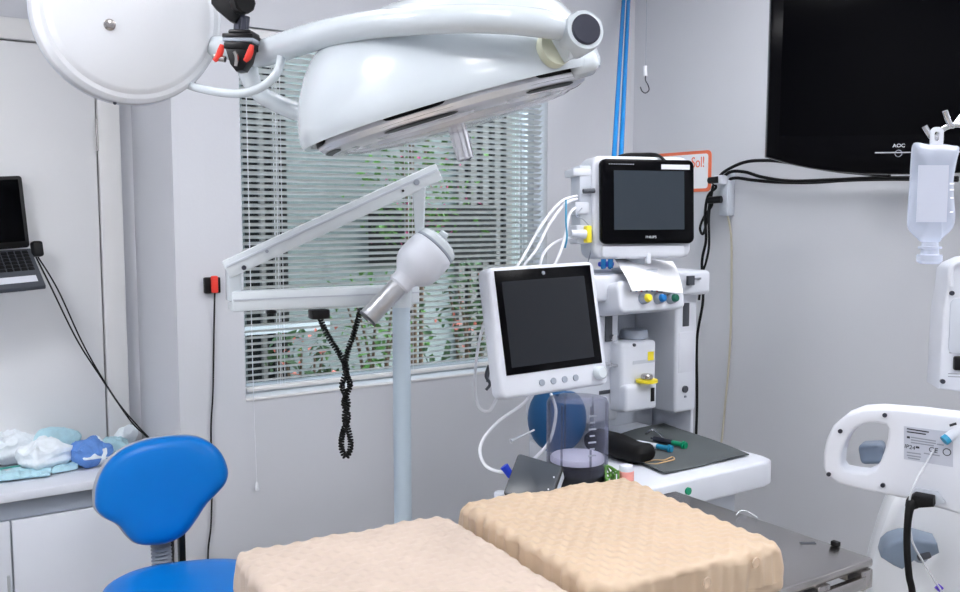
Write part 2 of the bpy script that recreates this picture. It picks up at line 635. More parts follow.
# ------------------------------------------------------------------ cabinet in the recess with wrapped packs
cb = thing('low_cabinet', (.2, 3.28, 0), 'low white cabinet with grey top rail standing in the recess behind the blue stool', 'cabinet')
CY = 3.06
obj('body', MB().rng((-.6, CY + .02, .08), (.79, YD - .05, .57)), wp2_m, cb)
obj('plinth', MB().rng((-.6, CY + .05, 0), (.79, YD - .06, .08)), dgray_m, cb)
obj('worktop', MB().rng((-.62, CY - .02, .632), (.80, YD - .05, .66), .005), wp_m, cb)
obj('top_rail', MB().rng((-.6, CY + .012, .57), (.79, YD - .06, .632)), gray_m, cb)
xs = onY(CY, 12, 550).x
for i, (x0, x1) in enumerate(((-.59, xs - .30), (xs - .296, xs - .003), (xs + .003, .785))):
    d = obj('door', MB().rng((x0, CY, .085), (x1, CY + .018, .566), .002), wp_m, cb)
    obj('edge_pull', MB().rng((x1 - .014, CY - .004, .3), (x1 - .006, CY + .001, .4), .001), alu_m, d)
obj('edge_strip', MB().rng((.79, CY + .01, .02), (.812, CY + .06, .62)), black_m, cb)


def pouch(label, px, py, w, l, h, rot, m, kind='sterile_pouch', grp=None, cat='pouch', inner=None, z=.661, band=None):
    p = onZ(z + h / 2, px, py)
    seed = V((px, py, 3.1))
    t = thing(kind, (p.x, p.y, z), label, cat, grp)
    M = Matrix.Translation((p.x, p.y, z + h / 2)) @ Matrix.Rotation(rot, 4, 'Z')

    def dsp(q, nn):
        k = noise.noise(q * 24 + seed) * .014 + (.5 - abs(noise.noise(q * 40 + seed))) * .014
        e = max(abs(q.x) / (w / 2), abs(q.y) / (l / 2))
        sq = -q.z * .6 * max(0, e - .45) / .55
        return V((noise.noise(q * 16 + seed) * .012, noise.noise(q * 16 - seed) * .012, sq + (max(k, -.004) if nn.z > .2 else 0)))
    obj('cover', MB().rbox((w, l, h), min(h * .4, .014), M, 26, dsp), m, t, 14)
    if inner:
        obj('contents', MB().rbox((w * .6, l * .5, h * .5), .01, M @ Matrix.Translation((0, 0, h * .32)), 8), inner, t)
    if band:
        bb = MB()
        for o_, d_ in ((V((w * .2, 0, 0)), (w * .17, l * 1.04, h * 1.04)), (V((-w * .05, 0, -h * .2)), (w * .85, l * 1.05, h * .2))):
            bb.rbox(d_, .006, M @ Matrix.Rotation(.12, 4, 'Y') @ Matrix.Translation(o_), 14, lambda q, n_, o_=o_: dsp(q + o_, n_) * 1.0)
        obj('tape', bb, band, t)
    return t


pouch('crumpled clear sterile pouch at the left end of the cabinet top, against the door', 12, 448, .17, .13, .10, .3, pouch2_m)
pouch('pale blue edged sterile pouch lying at the front of the cabinet top', 22, 474, .17, .10, .02, -.15, pouchb_m)
pouch('white crinkled sterile pouch beside the blue wrapped bundle', 44, 456, .14, .11, .095, .5, pouch2_m)
pouch('pale blue pouch standing behind the white crinkled pouch', 56, 444, .16, .05, .105, .1, pouchb_m)
pouch('thin pale blue pouch flat at the front edge, left of the bundle', 62, 468, .08, .07, .016, .1, pouchb_m)
pouch('blue wrapped bundle with white tape on the cabinet top', 89, 453, .115, .12, .085, .35, wrap_m, 'wrapped_bundle', None, 'bundle', None, .661, pouch2_m)
pouch('pale green blue pouch between the blue bundle and the stool', 114, 446, .10, .08, .05, -.2, pouchb_m)
pouch('small pale pouch on the cabinet corner behind the stool', 126, 438, .07, .05, .075, .4, pouch2_m)
p = onZ(.69, 14, 466)
tag(obj('green_indicator_strip', MB().box((.09, .012, .004), Matrix.Translation((p.x, p.y, .688)) @ Matrix.Rotation(.1, 4, 'Z'), (0, 0, 0), .001), pdgreen_m),
    'green indicator strip lying on the front pouch of the cabinet', 'strip')

# ------------------------------------------------------------------ laptop on its wall tray
lp_r = onY(3.2, 46, 284)
lx = lp_r.x
bz = lp_r.z
hb = onY(3.44, 30, 247)
lt = thing('laptop', (lx - .17, 3.3, bz - .02), 'open black laptop with dark screen on the wall tray in front of the white door', 'laptop')
M = Matrix.Translation((lx - .17, 3.2, bz))
zf = .012
H_ = onY(3.385, 30.5, 248)
P_ = onY(3.20, 46, 285)
ya = (H_ - P_).normalized()
xa = V((1, -.06, 0))
xa = (xa - ya * xa.dot(ya)).normalized()
MBs = FR(H_, xa, xa.cross(ya))          # hinge corner, right end; local z out of the keyboard
LB = (H_ - P_).length
LW = .34
bs = MB().box((LW, LB, .016), MBs, (-LW / 2, -LB / 2, -.008), .003)
obj('base', bs, dgray_m, lt)
kb = MB()
for r_ in range(6):
    for k in range(15):
        kb.box((.018, .0155, .003), MBs, (-.022 - k * .0212, -.022 - r_ * .0195, .001), .001, 1)
obj('keyboard', kb, black_m, lt)
obj('touchpad', MB().box((.10, .065, .001), MBs, (-.20, -LB + .045, .0005)), black_m, lt)
obj('sticker', MB().box((.115, .034, .0008), MBs, (-.075, -LB + .042, .0006)), label_m, lt)
Ms = FR(H_ + V((0, -.004, .002)), xa, Z + V((0, .03, 0)))
lid = MB()
lid.prism(rrect(LW, .238, .01, 4, -LW / 2 - .002, .12), .008, Ms, .002)
lo = obj('screen_lid', lid, black_m, lt)
obj('screen', MB().box((LW - .024, .001, .205), Ms, (-LW / 2 - .002, -.0008, .125)), tvs_m, lo)
# wedge tray : underside level with the front edge, back against the door
Mw = Matrix.Translation((H_.x - LW + .02, 0, 0)) @ Matrix.Rotation(PI / 2, 4, 'Z')
wz = P_.z - .02
tr = MB().prism([(3.225, wz + .0), (3.37, H_.z - .024), (YD - .031, H_.z - .026), (YD - .031, wz - .004)], -(LW - .06), Mw)
tag(obj('laptop_tray', tr, wp_m), 'white sloping tray fixed to the door under the laptop', 'tray')
pp = onY(3.36, 37, 249)
ch = MB().box((.034, .03, .052), FR(pp, (1, .3, 0), (0, .2, 1)), (0, 0, 0), .008, 3)
ch.cyl(pp + V((-.01, 0, .0)), H_ + V((.004, -.01, -.006)), .005, n=8)
cg = thing('charger_cable', (pp.x, pp.y, bz), 'black charger plug and twin cables running from the laptop down behind the stool', 'cable')
obj('plug', ch, black_m, cg)
for q in ([(38, 257, 3.36), (58, 290, 3.36), (85, 348, 3.38), (115, 398, 3.36), (136, 424, 3.3), (151, 440, 3.26), (154, 446, 3.2)],
          [(36, 257, 3.37), (50, 285, 3.4), (76, 338, 3.4), (100, 376, 3.38), (130, 420, 3.3), (146, 436, 3.27), (152, 444, 3.2)]):
    pts = [onY(yv if k < 2 else min(yv, 3.395), x, y) for k, (x, y, yv) in enumerate(q)]
    obj('cable', MB().tube(pts, .0027, 6), cable_m, cg)

# socket with red plug on the window wall and its flex
sp = onY(YB, 211, 285)
so = thing('wall_socket', (sp.x, YB - .02, sp.z), 'small black wall socket left of the window with a red plug and thin black flex', 'socket')
obj('socket_plate', MB().box((.052, .02, .052), Matrix.Translation((sp.x, YB - .0105, sp.z)), (0, 0, 0), .004), black_m, so)
obj('red_plug', MB().box((.02, .02, .055), Matrix.Translation((sp.x + .002, YB - .03, sp.z + .004)), (0, 0, 0), .004), red_m, so)
obj('flex', MB().tube([(sp.x + .003, YB - .028, sp.z - .02)] + [onY(YB - .008, x, y) for x, y in ((214, 330), (213, 390), (211, 430), (212, 480), (211, 525), (208, 562))] + [(onY(YB - .008, 208, 562).x, YB - .01, .02)], .0028, 6), cable_m, so)

# ------------------------------------------------------------------ blue stool
st = onZ(.0, 480, 300)
bc = at(162, 490, 2.56)
sx, sy = at(186, 590, 2.36).x, at(186, 590, 2.36).y
stl = thing('swivel_stool', (sx, sy, 0), 'blue vinyl swivel stool with winged backrest in front of the low cabinet', 'stool')
# backrest : outline in local x,z (metres), measured on the padded face
out = [(x / 3.083 - 162, 90 - y / 3.083) for x, y in ((305, 290), (310, 248), (335, 192), (380, 150), (440, 125), (515, 113), (590, 115), (640, 135), (677, 172), (697, 225), (690, 265), (662, 298), (630, 330), (600, 375), (570, 412), (530, 435), (480, 443), (430, 437), (400, 412), (372, 375), (332, 350), (308, 322))]
k = 2.56 / FPX
op = [V((x * k, 0, y * k)) for x, y in out]
opd, _ = crom(op, 1, 4, True)
Mb = FR(bc, (CR * .97 + FH * .18), (Z + FH * .13))


def cushion(loop, M, prof, m=None):
    t = bmesh.new()
    rings = []
    cen = sum(loop, V((0, 0, 0))) / len(loop)
    for sc, y in prof:
        rings.append([t.verts.new(V((cen.x + (q.x - cen.x) * sc, y, cen.z + (q.z - cen.z) * sc))) for q in loop])
    n = len(loop)
    for a, b in zip(rings, rings[1:]):
        for i in range(n):
            j = (i + 1) % n
            t.faces.new((a[i], a[j], b[j], b[i]))
    t.faces.new(rings[0]); t.faces.new(rings[-1])
    bmesh.ops.recalc_face_normals(t, faces=t.faces[:])
    mb = MB()
    mb._take(t, M)
    return mb


bk = obj('backrest', cushion(opd, Mb, [(.3, -.042), (.6, -.041), (.8, -.038), (.9, -.033), (.96, -.024), (.99, -.012), (1.0, 0), (.98, .006)]), blue_m, stl, 60)
obj('back_shell', cushion(opd, Mb @ Matrix.Translation((-.008, 0, 0)), [(.995, .004), (1.01, .008), (1.01, .02), (.95, .035), (.7, .05)]), shell_m, stl, 60)
sl_ = []
for i in range(48):
    a = 2 * PI * i / 48
    e = 2.6
    cx, cz = math.cos(a), math.sin(a)
    sl_.append(V((.215 * math.copysign(abs(cx) ** (2 / e), cx), 0, .2 * math.copysign(abs(cz) ** (2 / e), cz))))
Mseat = Matrix.Translation((sx, sy, .555)) @ Matrix.Rotation(-.3, 4, 'Z') @ Matrix.Rotation(-PI / 2, 4, 'X')
Mseat = Mseat @ Matrix.Rotation(0, 4, 'Y')
obj('seat', cushion(sl_, Mseat, [(.3, .004), (.7, .001), (.88, .006), (.96, .016), (1, .034), (.99, .06), (.93, .072)][::1]), blue_m, stl, 60)
# spine with concertina cover
b0 = Mb @ V((-.012, .03, -.10))
b1 = V((b0.x + .005, b0.y, .47))
cor = [(.022, 0)]
L = b0.z - .47
nn = 15
for i in range(nn):
    cor += [(.029, L * (i + .3) / nn), (.019, L * (i + .8) / nn)]
obj('concertina_cover', MB().lathe(cor, AX(b1, b0 - b1), 20), gray_m, stl, 15)
obj('back_bar', MB().tube([b1 + V((0, 0, .02)), b1 + V((0, -.02, -.02)), V((sx, sy + .05, .455))], .016, 10), black_m, stl)
bb0 = at(181, 528, 2.62)
obj('support_bar', MB().rng((bb0.x - .009, bb0.y - .012, .45), (bb0.x + .009, bb0.y + .012, bb0.z), .003).rng((b1.x, bb0.y - .02, .45), (bb0.x + .009, bb0.y + .012, .475), .003), black_m, stl)
obj('seat_plate', MB().box((.2, .2, .03), Matrix.Translation((sx, sy, .465)), (0, 0, 0), .005), black_m, stl)
obj('gas_lift', MB().cyl((sx, sy, .12), (sx, sy, .46), .025), chrome_m, stl)
for i in range(5):
    a = i * 2 * PI / 5 + .4
    e = V((sx + .27 * math.cos(a), sy + .27 * math.sin(a), .075))
    lg = obj('leg', MB().tube([(sx, sy, .13), (sx + .12 * math.cos(a), sy + .12 * math.sin(a), .115), e], [.024, .02, .014], 10), black_m, stl)
    obj('caster', MB().cyl(e + V((-.012, 0, -.045)), e + V((.012, 0, -.045)), .03, n=18, bev=.004), rubber_m, lg)

# ------------------------------------------------------------------ operating table and pads
TX0, TX1, TY0, TY1, TZ = .43, 1.566, .985, 1.5, .85
ot = thing('operating_table', (.95, 1.24, 0), 'stainless steel operating table under the two cream pads', 'table')
obj('tabletop', MB().rng((TX0, TY0, TZ - .018), (TX1, TY1, TZ), .006, 3), steel_m, ot)
for yy_, nm in ((TY0 - .012, 'front'), (TY1 - .0, 'back')):
    rl = MB().rng((TX0 + .02, TY0 - .006 if nm == 'front' else TY1 - .02, TZ - .052), (TX1 - .03, TY0 + .006 if nm == 'front' else TY1 - .008, TZ - .028), .002)
    r_ = obj('side_rail', rl, steel_m, ot)
    for bx in (TX1 - .025, TX1 - .155, TX1 - .6, TX0 + .05):
        y0 = TY0 - .004 if nm == 'front' else TY1 - .028
        obj('rail_block', MB().rng((bx - .018, y0, TZ - .056), (bx + .018, y0 + .032, TZ - .0185), .003), steel_m, r_)
er = MB().rng((TX1 - .035, TY0 + .03, TZ - .05), (TX1 - .008, TY1 - .04, TZ - .019), .002)
obj('end_rail', er, steel_m, ot)
obj('frame', MB().rng((TX0 + .06, TY0 + .06, TZ - .08), (TX1 - .06, TY1 - .06, TZ - .019)), dgray_m, ot)
obj('column', MB().prism(rrect(.22, .2, .03), .66, Matrix.Translation((.95, 1.24, .11)) @ Matrix.Rotation(PI / 2, 4, 'X')), steel_m, ot)
obj('base', MB().prism(rrect(.8, .42, .05), .11, Matrix.Translation((.95, 1.24, 0.0)) @ Matrix.Rotation(PI / 2, 4, 'X'), .01), steel_m, ot)
q = onZ(TZ, 808, 543)
obj('slot', MB().box((.03, .010, .0012), Matrix.Translation((q.x, q.y, TZ + .0003)) @ Matrix.Rotation(-.6, 4, 'Z')), dgray_m, ot)
q = onX(TX1 + .0, 838, 543)
tag(obj('table_clip', MB().box((.012, .016, .010), Matrix.Translation((TX1 - .008, q.y, TZ + .0055)), (0, 0, 0), .002), black_m), 'small black clip on the right edge of the steel table', 'clip')


def pad(label, cx, cy, wx, wy, z0, z1, seed, rot, m, drop=0):
    t = thing('egg_crate_pad', (cx, cy, z0), label, 'pad', None)
    M = Matrix.Translation((cx, cy, (z0 + z1) / 2)) @ Matrix.Rotation(rot, 4, 'Z')
    P = .034
    S = V((seed, seed * 2, 0))

    def dsp(p, nrm):
        a = .0029 * math.cos(2 * PI * p.x / P) * math.cos(2 * PI * p.y / (P * 1.15))
        top = max(0, nrm.z) ** 2
        side = 1 - abs(nrm.z)
        wv = noise.noise(p * 9 + S) * .006
        cr = noise.noise(V((p.x * 55, p.y * 55, p.z * 10)) + S) * .009
        fx, fy = p.x / (wx / 2), p.y / (wy / 2)
        q = nrm * (top * (a + wv) + side * (cr + wv * 1.2))
        if p.z < -.02: q = V((0, 0, 0))
        cx_ = max(0, abs(fx) - .86) / .14 * max(0, abs(fy) - .86) / .14
        up = max(0, p.z) / ((z1 - z0) / 2)
        q += V((-.006 * cx_ * (1 if fx > 0 else -1) * up, -.006 * cx_ * (1 if fy > 0 else -1) * up, -.004 * cx_ * up))
        q += V((0, 0, up * (-drop * max(0, (fx - .82) / .18) ** 2 + .002 * math.cos(fx * 9 + seed) * max(0, fy) ** 2)))
        return q
    obj('cover', MB().rbox((wx, wy, z1 - z0), .016, M, 90, dsp), m, t, 180)
    return t


p2 = pad('peach coloured padded mattress section at the right end of the steel table', 1.116, 1.224, .398, .468, TZ + .001, TZ + .089, 3.3, -.105, pad_m)
p1 = pad('pale cream padded mattress section at the left end of the steel table', .681, 1.222, .425, .50, TZ + .001, TZ + .083, 8.1, -.085, pad2_m, .022)
q = onY(.975, 682, 587)
fm = MB()
fm.rbox((.085, .016, .03), .007, Matrix.Translation((q.x, .968, TZ + .020)) @ Matrix.Rotation(-.25, 4, 'Y'), 16, lambda p, n_: V((0, noise.noise(p * 60) * .008, noise.noise(p * 40) * .01)))
tag(obj('plastic_fold', fm, film_m, None, 180), 'bunched clear plastic fold at the front of the peach pad', 'film')
for x, y, l in ((756, 563, 'clear press stud on the front of the peach pad, nearer the table corner'), (707, 583, 'clear press stud on the front of the peach pad, beside the plastic fold')):
    q = onY(.972, x, y)
    tag(obj('press_stud', MB().lathe([(.009, 0), (.009, .003), (.005, .005), (0, .005)], AX((q.x, .974, q.z), (0, -1, 0)), 16), film_m), l, 'stud')
tag(obj('drain_tube', MB().tube([onZ(TZ + .005, x, y) for x, y in ((736, 515), (740, 511), (746, 511), (752, 514), (757, 517))], .0013, 6), ctube_m), 'short clear tube lying on the back edge of the steel table', 'tube')

# ------------------------------------------------------------------ surgical lamp
LD = 1.74
lo_ = at(451, 106, LD)
up2 = (CU * .963 + CR * -.271)
rgt = (CR * .963 + CU * .271)
vd_ = ray(451, 106).normalized()
axd = ((up2 - vd_ * up2.dot(vd_)).normalized() + vd_ * .065).normalized()
K = LD / FPX
la = thing('surgical_lamp', (at(122, 12, 1.8).x, at(122, 12, 1.8).y, 2.0), 'large white domed surgical lamp hanging on a curved arm over the table', 'lamp')
SEG0 = .25
# local x along the dome's long direction in the room
_z = axd.normalized(); _x = (rgt - _z * rgt.dot(_z)).normalized(); _y = _z.cross(_x)
ML = Matrix((_x, _y, _z)).transposed().to_4x4(); ML.translation = lo_
prof = [(152, -4), (154, 2), (153, 12), (149, 28), (143, 43), (134, 60), (122, 75), (107, 87), (80, 97), (40, 104), (0, 105)]
prof = [(r * K, z * K) for r, z in prof]
inner = [(146 * K, -4 * K), (152 * K, -4 * K)]
obj('dome', MB().lathe([(144 * K, 2 * K)] + [(145 * K, -3.5 * K)] + prof, ML, 72, caps=False), white_m, la, 50)
obj('gap_ring', MB().lathe([(145 * K, 2 * K), (136 * K, 4 * K), (100 * K, 6 * K), (0, 6 * K)], ML, 64, caps=False), black_m, la)
rfo = obj('reflector_ring', MB().lathe([(138 * K, 3 * K), (138.5 * K, -7 * K), (135 * K, -12 * K), (128 * K, -15 * K), (112 * K, -18 * K), (104 * K, -16 * K), (98 * K, -8 * K), (60 * K, -6 * K), (0, -6 * K)], ML, 72, caps=False), reflector_m, la, 30)
nseg = 6
for i in range(nseg):
    a0 = 2 * PI * (i + SEG0) / nseg
    daf = 2 * PI / nseg
    for nm, r0, z0, r1, z1, m_ in (('dark_slot', 139.2, -1.5, 139.4, -6.0, black_m), ('lens_segment', 137.0, -9.5, 114, -19.5, lens_m), ('dark_slot', 133.5, -13.4, 127, -15.9, black_m)):
        da = daf * (.40 if nm == 'lens_segment' else .20 if r0 > 139 else .26)
        t = bmesh.new()
        n = 22
        rows_ = []
        for k in range(n + 1):
            a = a0 + da * (2 * k / n - 1)
            w_ = math.sqrt(max(0, 1 - (2 * k / n - 1) ** 6))
            zc, rc = (z0 + z1) / 2, (r0 + r1) / 2
            row = []
            for (rr, zz_) in ((rc + (r0 - rc) * w_, zc + (z0 - zc) * w_), (rc + (r1 - rc) * w_, zc + (z1 - zc) * w_)):
                row.append(t.verts.new((rr * K * math.cos(a), rr * K * math.sin(a), zz_ * K)))
            for (rr, zz_) in ((rc + (r1 - rc) * w_, zc + (z1 - zc) * w_), (rc + (r0 - rc) * w_, zc + (z0 - zc) * w_)):
                row.append(t.verts.new(((rr - 1.5) * K * math.cos(a), (rr - 1.5) * K * math.sin(a), (zz_ + .8) * K)))
            rows_.append(row)
        for p_, q_ in zip(rows_, rows_[1:]):
            for k in range(4):
                t.faces.new((p_[k], p_[(k + 1) % 4], q_[(k + 1) % 4], q_[k]))
        bmesh.ops.recalc_face_normals(t, faces=t.faces[:])
        mb = MB(); mb._take(t, ML)
        obj(nm, mb, m_, rfo, 60)
obj('lens', MB().lathe([(112 * K, -17 * K), (100 * K, -21 * K), (60 * K, -24 * K), (0, -25 * K)], ML, 64, caps=False), lens_m, la)
hd = MB().lathe([(7 * K, -18 * K), (9 * K, -20 * K), (9.6 * K, -34 * K), (9 * K, -54 * K), (6 * K, -56 * K), (0, -56 * K)], ML, 24)
obj('sterile_handle', hd, chrome_m, la)
q = at(317, 126, LD - .045)
obj('rim_screw', MB().sphere(q, .0035), gunmetal_m, la)
# fork arm
A_ = []
AR = []
for x, y, d, r in ((238, 52, 1.78, .022), (258, 54, 1.755, .025), (285, 46, 1.70, .026), (320, 35, 1.60, .0245), (370, 25, 1.49, .0225), (430, 20, 1.43, .022), (490, 19, 1.42, .0225), (545, 24, 1.45, .0225), (570, 31, 1.50, .019)):
    A_.append(at(x, y, d)); AR.append(r)
arm = MB().tube(A_, AR, 20, True, 8)
e0 = at(580, 34, 1.475)
bdir = (-CF * .92 + CR * .30 + CU * .05).normalized()
arm.lathe([(.027, -.05), (.032, -.03), (.0335, .012), (.031, .022), (.0, .022)], AX(e0, bdir), 32)
am = obj('fork_arm', arm, white_m, la, 60)
obj('end_cap', MB().lathe([(.0245, .02), (.0245, .025), (.0225, .027), (0, .0272)], AX(e0, bdir), 32), gunmetal_m, am, 25)
obj('pivot_collar', MB().cyl(at(557, 47, 1.495), at(551, 51.5, 1.51), .030, n=28), ivory_m, am)
obj('pivot_shaft', MB().cyl(at(578, 36, 1.51), at(557, 47, 1.49), .0285, n=28), white_m, am)
obj('pivot_block', MB().rbox((.05, .06, .032), .012, FR(at(583, 66, 1.60), rgt, up2), 10), white_m, am)
obj('block_screw', MB().sphere(at(596.5, 66, 1.60), .003), black_m, am)
# rear arm of the fork
rear = MB().tube([at(x, y, d) for x, y, d in ((246, 60, 1.78), (250, 78, 1.79), (258, 92, 1.80), (274, 102, 1.80), (296, 111, 1.79), (318, 117, 1.78))], [.022, .019, .017, .0175, .019, .02], 18)
obj('rear_arm', rear, white_m, la, 60)
# round hub housing seen from its face
hubc = at(132, 12, 1.72)
hdir = (-ray(126, 10).normalized() + CR * .20 - CU * -.08).normalized()
MH = AX(hubc, hdir)
h_ = .172
obj('hub_housing', MB().lathe([(h_ * .9, -.075), (h_ * .99, -.07), (h_ * 1.0, -.045), (h_ * .985, -.02), (h_ * .985, -.012), (h_ * .965, .0), (h_ * .93, .006), (h_ * .88, .007), (h_ * .84, .015), (h_ * .81, .018), (0, .018)], MH, 80, caps=True), lit_white_m, la, 35)
obj('seam_ring', MB().lathe([(h_ * 1.003, -.052), (h_ * 1.012, -.048), (h_ * 1.003, -.044)], MH, 80, caps=False), wp2_m, la)
q = at(106, 26, 1.72)
qs = MH @ V((*(MH.inverted() @ q).xy, .019))
hs = MB().lathe([(.0105, -.002), (.0105, .002), (.008, .004), (0, .004)], AX(qs, hdir), 20)
hs.box((.016, .002, .002), AX(qs, hdir), (0, 0, .0045))
obj('hub_screw', hs, steel_m, la)
for a in (2.3, 4.55, 5.5):
    qq = MH @ V((h_ * 1.0 * math.cos(a), h_ * 1.0 * math.sin(a), -.03))
    obj('rim_screw', MB().sphere(qq, .0035), gunmetal_m, la)
obj('stub', MB().tube([at(196, 48, 1.83), at(222, 47, 1.80), at(246, 54, 1.77)], [.021, .0215, .022], 20), white_m, la)
obj('cable_tube', MB().tube([at(x, y, d) for x, y, d in ((184, 83, 1.83), (196, 87.5, 1.79), (222, 92.5, 1.745), (244, 93, 1.71), (263, 86, 1.69), (276, 74, 1.68), (281, 60, 1.69), (280, 52, 1.70))], .0082, 12), white_m, la)
# ceiling drop behind the hub
hb_ = MH @ V((0, 0, -.06))
obj('ceiling_drop', MB().tube([hb_, hb_ - hdir * .06 + V((0, 0, .03)), V((hb_.x + .05, hb_.y + .12, 2.2)), V((hb_.x + .06, hb_.y + .14, HC - .02))], .03, 14), white_m, la)
obj('ceiling_flange', MB().lathe([(.13, -.0), (.13, -.03), (.05, -.07)], Matrix.Translation((hb_.x + .06, hb_.y + .14, HC - .001)), 32), white_m, la)

# camera clamp on the arm
cd = 1.73
cl = thing('phone_clamp', at(245, 70, cd), 'black clamp mount with red jaw pads gripping the lamp arm', 'clamp')
Mc = FR(at(246, 52, cd), CR * .985 - FH * .1 - Z * .03, Z + CR * .02)
kk = cd / FPX


def cbox(mb, x0, y0, x1, y1, d0, d1, bev=.002):
    mb.box(((x1 - x0) * kk, d1 - d0, (y1 - y0) * kk), Mc, (((x0 + x1) / 2 - 246) * kk, (d0 + d1) / 2, -((y0 + y1) / 2 - 52) * kk), bev)
    return mb


jaw = MB()
cbox(jaw, 232, 46.5, 261, 53, -.045, .03)
jaw.prism([(x * kk, y * kk) for x, y in ((-13, 0), (14, 0), (11, -12), (5, -21), (-2, -22), (-8, -15))], .03, Mc @ Matrix.Translation((0, -.043, -.001)), .003)
obj('jaw', jaw, black_m, cl)
obj('clamp_plate', cbox(MB(), 231, 42.5, 262, 46, -.046, .032, .001), gray_m, cl)
obj('mount_foot', cbox(cbox(MB(), 230, 38, 261, 42.3, -.044, .03), 234, 33, 257, 38.2, -.035, .02, .004), black_m, cl)
rp = []
for (x, w_, a) in ((227, 5, .25), (257, 4, -.3)):
    o = MB().tube([Mc @ V(((x + dx - 246) * kk, -.042, -(y - 52) * kk)) for dx, y in ((3, 49), (1.5, 55), (-1, 61), (-5 if x < 240 else -4, 64.5))], [.004, .0065, .0065, .004], 8)
    lab(obj('jaw_pad', o, red_m, cl), 'red rubber jaw pad')
obj('clamp_screw', MB().cyl(Mc @ V((-25 * kk, -.04, -9 * kk)), Mc @ V((-13 * kk, -.04, -11 * kk)), .006, n=14), steel_m, cl)
obj('lever', MB().tube([Mc @ V((x * kk, -.048, z * kk)) for x, z in ((-2, -4), (0, -10), (-1, -18))], [.004, .004, .003], 8), steel_m, cl)
obj('stem', MB().cyl(Mc @ V((-4 * kk, -.01, 13 * kk)), Mc @ V((-2 * kk, -.01, 34 * kk)), .014, n=16).cyl(Mc @ V((3 * kk, -.028, 12 * kk)), Mc @ V((3 * kk, -.028, 30 * kk)), .006, n=12), gunmetal_m, cl)
hb2 = MB()
hb2.prism([(x * kk, y * kk) for x, y in ((-31, 64), (-31, 44), (-26, 38), (-12, 27), (-6, 25), (-2, 30), (0, 44), (2, 64))], .035, Mc @ Matrix.Translation((0, -.03, 0)), .006)
obj('ball_head', hb2, black_m, cl)
obj('knob', MB().cyl(Mc @ V((-1 * kk, -.03, 44 * kk)), Mc @ V((9 * kk, -.05, 43 * kk)), .021, n=10, bev=.003), black_m, cl)
obj('holder_arm', MB().tube([Mc @ V((-14 * kk, 0, 56 * kk)), Mc @ V((0, .0, 70 * kk)), Mc @ V((20 * kk, -.01, 68 * kk)), Mc @ V((36 * kk, -.015, 54 * kk))], [.012, .012, .01, .009], 10), black_m, cl)

# ------------------------------------------------------------------ dental x-ray unit
xr = thing('dental_xray_unit', (at(402, 400, 2.3).x, at(402, 400, 2.3).y, 0), 'white dental x-ray machine on a pole with folding arm, between table and window', 'x-ray machine')
pb = at(402, 400, 2.3)
pt = at(402, 304, 2.3)
obj('pole', MB().cyl((pb.x, pb.y, .06), (pb.x, pb.y, pt.z), .0225, n=28), pole_m, xr)
bse = MB()
for i in range(4):
    a = PI / 4 + i * PI / 2
    bse.box((.34, .05, .035), Matrix.Translation((pb.x, pb.y, .055)) @ Matrix.Rotation(a, 4, 'Z'), (.17, 0, 0), .006)
    bse.cyl((pb.x + .32 * math.cos(a) - .012, pb.y + .32 * math.sin(a), .03), (pb.x + .32 * math.cos(a) + .012, pb.y + .32 * math.sin(a), .03), .03, n=16)
obj('wheeled_base', bse, wp2_m, xr)
a0, a1 = at(230, 301, 2.1), at(416, 298, 2.31)
a1.z = a0.z
Ma = FR((a0 + a1) / 2, a1 - a0)
La = (a1 - a0).length
bar = MB().box((La, .05, .0455), Ma, (0, 0, 0), .004)
obj('lower_arm', bar, arm_m, xr)
obj('arm_groove', MB().box((La * .99, .002, .003), Ma, (0, -.0255, .004)), wp2_m, xr)
obj('swivel_block', MB().cyl((pb.x, pb.y, pt.z - .005), (pb.x, pb.y, a0.z + .03), .027, n=28), white_m, xr)
for dx in (-.14, ):
    pass
for x, y in ((411, 312), (404, 338)):
    q = at(x, y, 2.277)
    obj('pole_screw', MB().sphere(q, .003), black_m, xr)
r0 = at(233.5, 290, 2.1)
r1 = at(234, 264, 2.1)
obj('riser', MB().box((.031, .036, r1.z - a0.z + .0), FR((r0.x, r0.y, (r1.z + a0.z) / 2), Ma.to_3x3().col[0]), (0, 0, .0), .005), white_m, xr)
u0, u1 = at(226, 269.5, 2.09), at(437.5, 172, 2.2)
Mu = FR((u0 + u1) / 2, u1 - u0)
Lu = (u1 - u0).length
ua = obj('upper_arm', MB().box((Lu, .045, .041), Mu, (0, 0, 0), .003), arm_m, xr)
obj('arm_ridge', MB().box((Lu * .985, .003, .006), Mu, (0, -.0235, .006), .001), wp2_m, ua)
for fx, fz, r_, mm in ((-Lu / 2 + .038, -.012, .0055, gunmetal_m), (-Lu / 2 + .10, .0, .004, gray_m), (Lu / 2 - .062, .0, .007, gray_m), (Lu / 2 - .1, -.005, .0028, black_m)):
    obj('pin', MB().cyl(Mu @ V((fx, -.027, fz)), Mu @ V((fx, -.02, fz)), r_, n=16), mm, ua)
d0, d1 = at(419, 188, 2.18), at(421, 238, 2.2)
obj('drop_link', MB().prism([(-.016, 0), (.016, 0), (.011, d1.z - d0.z), (-.009, d1.z - d0.z)], .026, FR(d0 + CF * -.01, CR), .003), white_m, xr)
XD = 2.2
KX = XD / FPX
c0 = at(435, 247, XD)
xdir = (CR * -.675 + CU * -.737 - CF * .22).normalized()
Mx = AX(c0, xdir)
hp = [(0, -8.5), (18, -8.5), (22, -5.5), (23, 0)]
obj('head_lid', MB().lathe([(r * KX, z * KX) for r, z in hp], Mx, 36), white_m, xr)
lk = at(440, 240, XD) - CF * .02
obj('lid_catch', MB().rbox((.022, .02, .014), .004, FR(lk + CU * .012 + CR * .01, CR - CU * .7), 4), white_m, xr)
